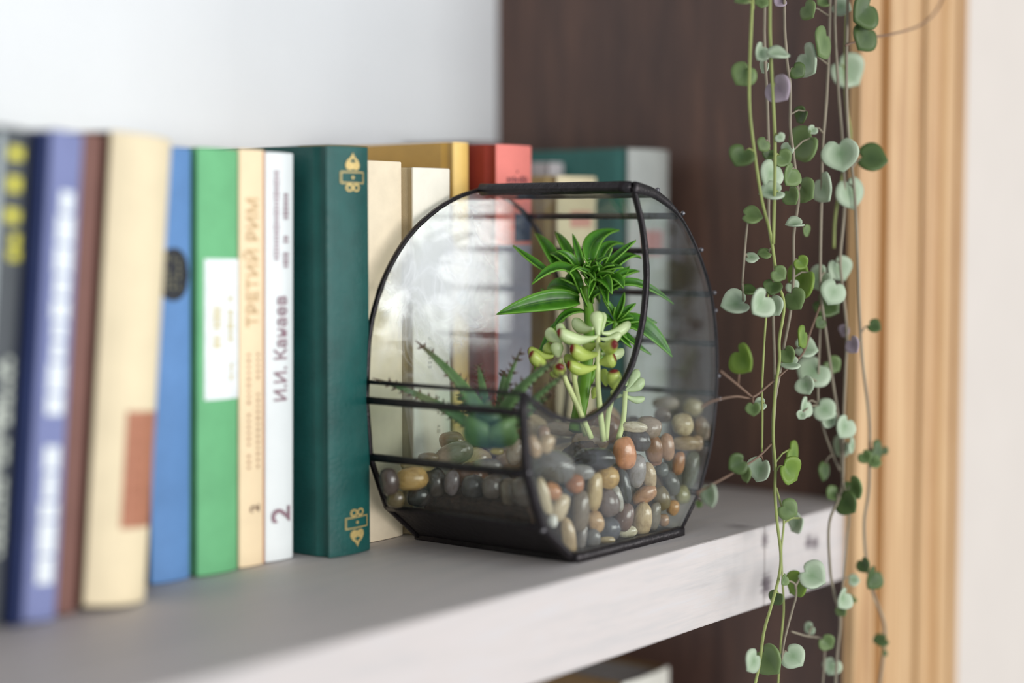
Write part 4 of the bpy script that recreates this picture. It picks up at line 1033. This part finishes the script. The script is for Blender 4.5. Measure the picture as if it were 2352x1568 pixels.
tp = NT('polished_pebble')
oi = tp.add('ShaderNodeObjectInfo'); co = tp.coord()
off = tp.add('ShaderNodeVectorMath', operation='ADD'); tp.link(co, off.inputs[0])
rv3 = tp.add('ShaderNodeCombineXYZ'); tp.link(tp.math('MULTIPLY', oi.outputs['Random'], 37.0), rv3.inputs[0]); tp.link(rv3.outputs[0], off.inputs[1])
n1 = tp.noise(off.outputs[0], 1.6, 5, .6, .8); n2 = tp.noise(off.outputs[0], 9, 3, .6)
c = tp.mix(tp.math('MULTIPLY', tp.math('SUBTRACT', n1, .42, True), 3.2, True), oi.outputs['Color'], (.62, .55, .46, 1), 'MULTIPLY')
c = tp.mix(tp.math('MULTIPLY', tp.math('SUBTRACT', n2, .60, True), 3.0, True), c, (.55, .48, .42, 1), 'MULTIPLY')
tp.link(c, tp.b.inputs['Base Color'])
tp.b.inputs['Roughness'].default_value = .13
tp.b.inputs['Specular IOR Level'].default_value = .55
tp.b.inputs['Subsurface Weight'].default_value = .0
tp.b.inputs['Coat Weight'].default_value = .5; tp.b.inputs['Coat Roughness'].default_value = .06
tp.bump(n2, .08, .02)
M['pebble'] = tp.m
stones = []
for s in range(6):
    bm = bmesh.new(); bmesh.ops.create_icosphere(bm, subdivisions=3, radius=1.0)
    for v in bm.verts:
        k = 1 + .13 * mnoise.noise(v.co * 1.1 + Vector((s * 7.3, 0, 0))) + .03 * mnoise.noise(v.co * 3 + Vector((0, s * 3.1, 0)))
        sq = 1.06 - .10 * max(abs(v.co.x), abs(v.co.y), abs(v.co.z)) ** 3
        v.co *= k * sq
    me = bpy.data.meshes.new('pebble'); bm.to_mesh(me); bm.free()
    for p in me.polygons: p.use_smooth = True
    me.materials.append(M['pebble'])
    stones.append(me)
basis = Matrix((VIEW_R, VIEW_U, VIEW_F)).transposed()      # long axes lie roughly in the plane of the side pane
for i, (p, ax, roll, col, label) in enumerate(PEBBLES):
    o = obj('pebble', stones[i % 6], None)
    o.location = Vector(p) / 1000
    rot = basis @ Matrix.Rotation(math.radians(roll), 3, 'Z')
    o.rotation_euler = rot.to_euler()
    o.scale = [a / 880 for a in ax]
    o.color = rgb(col)
    tag(o, label, 'pebble', 'polished pebbles in the terrarium')

# ------------------------------------------------------------------ succulents
def leaf_mesh(name, base, mid, tip, hw, face, fold=.45, na=12, nc=6, prof=None, cup=0.0):
    """a folded blade: along base-mid-tip, half width hw, upper side turned to 'face'"""
    b_, m_, t_ = [Vector(q) for q in (base, mid, tip)]
    v, f, uv = [], [], []
    for i in range(na + 1):
        t = i / na
        c_ = m_ * 2 - (b_ + t_) * .5
        p = b_ * (1 - t) ** 2 + c_ * 2 * t * (1 - t) + t_ * t * t
        tg = (c_ - b_) * (1 - t) + (t_ - c_) * t
        tg.normalize()
        side = tg.cross(face); side.normalize(); up_ = side.cross(tg)
        w = hw * (prof(t) if prof else (max(.03, math.sin(math.pi * min(1, .10 + .90 * t ** .85)) ** .8)))
        for k in range(nc + 1):
            s = -1 + 2 * k / nc
            v.append(p + side * (s * w) + up_ * (abs(s) ** 1.3 * fold * w))
            uv.append((t, (s + 1) / 2))
    for i in range(na):
        for k in range(nc):
            a = i * (nc + 1) + k
            f.append((a, a + 1, a + nc + 2, a + nc + 1))
    return mesh(name, v, f, uv, True)

mm = lambda q: Vector(q) / 1000
UPV = Vector((0, 0, 1)); TOCAM = -VIEW_F
M['pep'] = leafmat('green_folded_leaf', (30, 80, 18), (90, 156, 42), edge=(150, 200, 82), rough=.3, trans=.2)
M['pep_stem'] = plain('green_stem', (104, 150, 44), rough=.4, var=.15, scale=80, bump=.05)
root = PEP_STEM[-1]
pep = thing('leafy_succulent', 'tall dark green succulent with narrow folded leaves, at the back of the terrarium', 'plant', mm(root))
ROOT = mm(root)
v, f = tube_data([p - ROOT for p in catmull([mm(q) for q in PEP_STEM], 5)], [.0022 + .0016 * min(1, i / 18) for i in range((len(PEP_STEM) - 1) * 5 + 1)], 12)
obj('stem', mesh('stem', v, f, smooth=True), M['pep_stem'], pep)
v, f = tube_data([p - ROOT for p in catmull([mm(q) for q in PEP_BRANCH], 5)], .0018, 10)
obj('stem', mesh('stem', v, f, smooth=True), M['pep_stem'], pep)
rr = random.Random(11)
for i, (b0, m0, t0, hw) in enumerate(PEP_LEAVES):
    face = (TOCAM * rr.uniform(.35, .75) + UPV * rr.uniform(.35, .8) + VIEW_R * rr.uniform(-.35, .35)).normalized()
    if i == 19: face = (TOCAM * .9 + UPV * .25).normalized()
    me = leaf_mesh('leaf', mm(b0) - ROOT, mm(m0) - ROOT, mm(t0) - ROOT, hw / 1000 * 1.38, face, fold=.5)
    obj('leaf', me, M['pep'], pep, solid=.0009)

# jelly bean stonecrop
M['bean'] = leafmat('pale_green_bean_leaf', (168, 198, 104), (210, 226, 172), rough=.32, trans=.12, tipc=(116, 32, 28))
M['bean_lime'] = leafmat('lime_green_bean_leaf', (146, 172, 48), (186, 204, 104), rough=.3, trans=.12, tipc=(112, 28, 24))
M['bean_stem'] = plain('pale_yellow_green_stem', (206, 216, 150), rough=.45, var=.1, scale=120, bump=.08)
sroot = mm(SEDUM_STEMS[0][-1])
sed = thing('bean_leaf_stonecrop', 'pale stonecrop with plump red tipped bean leaves on thin stems', 'plant', sroot)
for s in SEDUM_STEMS:
    pts = catmull([mm(q) - sroot for q in s], 6)
    v, f = tube_data(pts, [.0013 + .0003 * i / len(pts) for i in range(len(pts))], 10)
    obj('stem', mesh('stem', v, f, smooth=True), M['bean_stem'], sed)
for i, (b0, t0, hw, red_) in enumerate(SEDUM_LEAVES):
    b_, t_ = mm(b0) - sroot, mm(t0) - sroot
    hw *= .00138
    ax = t_ - b_; L = ax.length
    if L < hw * 2.2: ax = ax.normalized() * hw * 2.2; t_ = b_ + ax; L = ax.length
    tg = ax.normalized(); side = tg.cross(TOCAM)
    if side.length < .05: side = tg.cross(UPV)
    side.normalize(); up_ = side.cross(tg)
    na, ns = 24, 12; v, f, uv, tipv = [], [], [], []
    sag = .08 * L * (1 if i % 2 else -.6)
    for a in range(na + 1):
        t = a / na
        w = hw * (.30 + .70 * min(1, t / .62) ** 1.2) * math.sqrt(max(0, 1 - max(0, (t - .74) / .26) ** 2)) if t > 0 else hw * .28
        p = b_ + ax * t - UPV * (.13 * L * math.sin(math.pi * t) * (1 if i not in (1, 2) else 0))
        for k in range(ns):
            an = 2 * math.pi * k / ns
            v.append(p + side * (math.cos(an) * w) + up_ * (math.sin(an) * w * .80)); uv.append((t, .5 + .5 * abs(math.sin(an))))
            tipv.append(red_ * max(0, min(1, (t - .90) / .055)))
    for a in range(na):
        for k in range(ns):
            q = a * ns + k; q2 = a * ns + (k + 1) % ns
            f.append((q, q2, q2 + ns, q + ns))
    f.append(tuple(range(ns))[::-1])
    me = mesh('leaf', v, f, uv, True)
    at = me.attributes.new('tip', 'FLOAT', 'POINT')
    for k, x in enumerate(tipv): at.data[k].value = x
    obj('leaf', me, M['bean_lime'] if i in (6, 7, 8, 10, 11, 12, 16, 17, 18, 19, 20, 21, 22, 27) else M['bean'], sed)

# spiny aloe
M['aloe'] = leafmat('grey_green_spiny_leaf', (52, 82, 40), (106, 138, 84), rough=.42, trans=.08, tipc=(96, 60, 62))
M['thorn'] = plain('red_brown_thorn', (92, 70, 58), rough=.5, var=.15, scale=400, bump=0)
aroot = mm(ALOE_BASE)
alo = thing('spiny_aloe', 'grey green aloe with toothed leaves at the open front of the terrarium', 'plant', aroot)
for i, (b0, m0, t0, hw) in enumerate(ALOE_LEAVES):
    b_, m_, t_ = [mm(q) - aroot for q in (b0, m0, t0)]
    hw /= 1000
    face = (UPV * .7 + TOCAM * .6).normalized()
    if i in (8, 9, 11): face = (UPV * .9 - TOCAM * .5).normalized()
    c_ = m_ * 2 - (b_ + t_) * .5
    na, ns = 16, 10; v, f, uv, tipv = [], [], [], []; spots = []
    for a in range(na + 1):
        t = a / na
        p = b_ * (1 - t) ** 2 + c_ * 2 * t * (1 - t) + t_ * t * t
        tg = ((c_ - b_) * (1 - t) + (t_ - c_) * t).normalized()
        side = tg.cross(face).normalized(); up_ = side.cross(tg)
        w = max(.0002, hw * (1 - t) ** .62 * (.75 + .25 * min(1, t / .2)))
        if i in (8, 9, 11): w = max(.0003, hw * math.sin(math.pi * min(1, .22 + .78 * t)) ** .7)
        for k in range(ns):
            an = 2 * math.pi * k / ns
            cy = math.sin(an)
            v.append(p + side * (math.cos(an) * w) + up_ * (cy * w * (.35 if cy > 0 else .62)))
            uv.append((t, .5 + .5 * abs(math.cos(an)))); tipv.append(max(0, (t - .80) / .2))
        if .08 < t < .97 and a % 1 == 0 and i not in (8, 9, 11): spots.append((p, tg, side, w))
    for a in range(na):
        for k in range(ns):
            q = a * ns + k; q2 = a * ns + (k + 1) % ns
            f.append((q, q2, q2 + ns, q + ns))
    me = mesh('leaf', v, f, uv, True)
    at = me.attributes.new('tip', 'FLOAT', 'POINT')
    for k, x in enumerate(tipv): at.data[k].value = x
    lo_ = obj('leaf', me, M['aloe'], alo)
    if spots:
        v, f = [], []
        for q, (p, tg, side, w) in enumerate(spots):
            for s in (-1, 1):
                if rr.random() < .3: continue
                d = (side * s + tg * .35).normalized(); ln = .0026 * rr.uniform(.8, 1.3)
                at_ = p + side * (s * w * .92) + tg * rr.uniform(-.0006, .0006)
                tube_data([at_, at_ + d * ln * .55, at_ + d * ln + tg * .0004], [.0009, .00045, .00005], 5, v, f)
        to = obj('thorns', mesh('thorns', v, f, smooth=True), M['thorn'], lo_)
        to['kind'] = 'stuff'

# ------------------------------------------------------------------ hanging string of hearts
M['vine_stem'] = plain('mauve_green_vine', (132, 122, 104), rough=.55, var=.2, scale=40, bump=.05)
M['vine_stem_g'] = plain('olive_green_vine', (140, 150, 86), rough=.55, var=.2, scale=40, bump=.05)
M['vine_stem_b'] = plain('brown_vine', (112, 88, 72), rough=.6, var=.2, scale=40, bump=.05)
tints = {'s': leafmat('silver_heart_leaf', (116, 146, 104), (204, 216, 192), rough=.45, trans=.18, vein=.5),
         'g': leafmat('green_heart_leaf', (86, 112, 60), (138, 160, 104), rough=.45, trans=.3, vein=.3),
         'd': leafmat('dark_green_heart_leaf', (56, 80, 40), (92, 114, 62), rough=.45, trans=.25),
         'b': leafmat('bright_green_heart_leaf', (96, 130, 44), (142, 170, 74), rough=.45, trans=.35),
         'p': leafmat('purple_backed_heart_leaf', (140, 124, 138), (190, 174, 186), rough=.5, trans=.2)}
def heart_mesh(cup, seed):
    """heart of length 1: notch at y=+, tip at y=-; joint at the notch"""
    n = 26; rim = []
    for i in range(n):
        a = 2 * math.pi * i / n
        x = .56 * math.sin(a) ** 3 * 1.02
        x = .52 * math.sin(a) * (1 - .18 * math.cos(a) ** 2 * (1 if math.cos(a) < 0 else 0))
        y = .44 * math.cos(a) - .16 * math.exp(-(math.sin(a) / .22) ** 2) * (1.15 if math.cos(a) > 0 else .40)
        rim.append((x, y))
    v, f, uv = [(0, 0, 0)], [], [(.5, .5)]
    for ri, k in enumerate((.35, .7, 1.0)):
        for x, y in rim:
            z = cup * (k * k) * (x * x * 1.4 + y * y * .6) + .10 * abs(x * k)
            v.append((x * k, y * k, z)); uv.append((.5 + y * k, .5 + .5 * k * (.6 + .4 * abs(x))))
    for i in range(n): f.append((0, 1 + i, 1 + (i + 1) % n))
    for ri in range(2):
        for i in range(n):
            a, b_ = 1 + ri * n + i, 1 + ri * n + (i + 1) % n
            f.append((a, a + n, b_ + n, b_))
    return mesh('heart_leaf', v, f, uv, True)
hearts = {}
for key in tints:
    hearts[key] = []
    for s, cup in enumerate((.25, -.2, .5)):
        me = heart_mesh(cup, s); me.materials.append(tints[key]); hearts[key].append(me)
vroot = mm(VINES[0][0][0])
vine = thing('string_of_hearts', 'trailing vine of silver green heart leaves hanging before the dark panel', 'plant', vroot)
for i, (pts, lvs) in enumerate(VINES):
    P = catmull([mm(q) - vroot for q in pts], 5)
    v, f = tube_data(P, [.00085 if i < 8 else .0006] * len(P), 7)
    for (c0, j0, nv, tp_, ln, tint) in lvs:
        cc, jj, N_, D_ = mm(c0) - vroot, mm(j0) - vroot, Vector(nv).normalized(), Vector(tp_).normalized()
        top = cc - D_ * (ln / 1000 * .36)
        mid = (jj + top) * .5 + Vector((0, 0, .0015))
        tube_data([jj, mid, top], [.0006, .0005, .00045], 5, v, f)
    st = obj('vine_stem', mesh('vine_stem', v, f, smooth=True), M['vine_stem_g'] if i in (0, 2, 5, 8, 13) else (M['vine_stem_b'] if i in (10, 11, 12, 15) else M['vine_stem']), vine)
    for k, (c0, j0, nv, tp_, ln, tint) in enumerate(lvs):
        o = obj('leaf', hearts[tint][(k + i) % 3], None, st, solid=.0)
        N_, D_ = Vector(nv).normalized(), Vector(tp_).normalized()
        Yl = -D_; Zl = (N_ - Yl * N_.dot(Yl)).normalized(); Xl = Yl.cross(Zl)
        o.matrix_local = Matrix.Translation(mm(c0) - vroot) @ Matrix((Xl, Yl, Zl)).transposed().to_4x4() @ Matrix.Diagonal((ln / 1000 * 1.42, ln / 1000 * 1.42, ln / 1000 * 1.42, 1))
        m = o.modifiers.new('thickness', 'SOLIDIFY'); m.thickness = .07; m.offset = -1
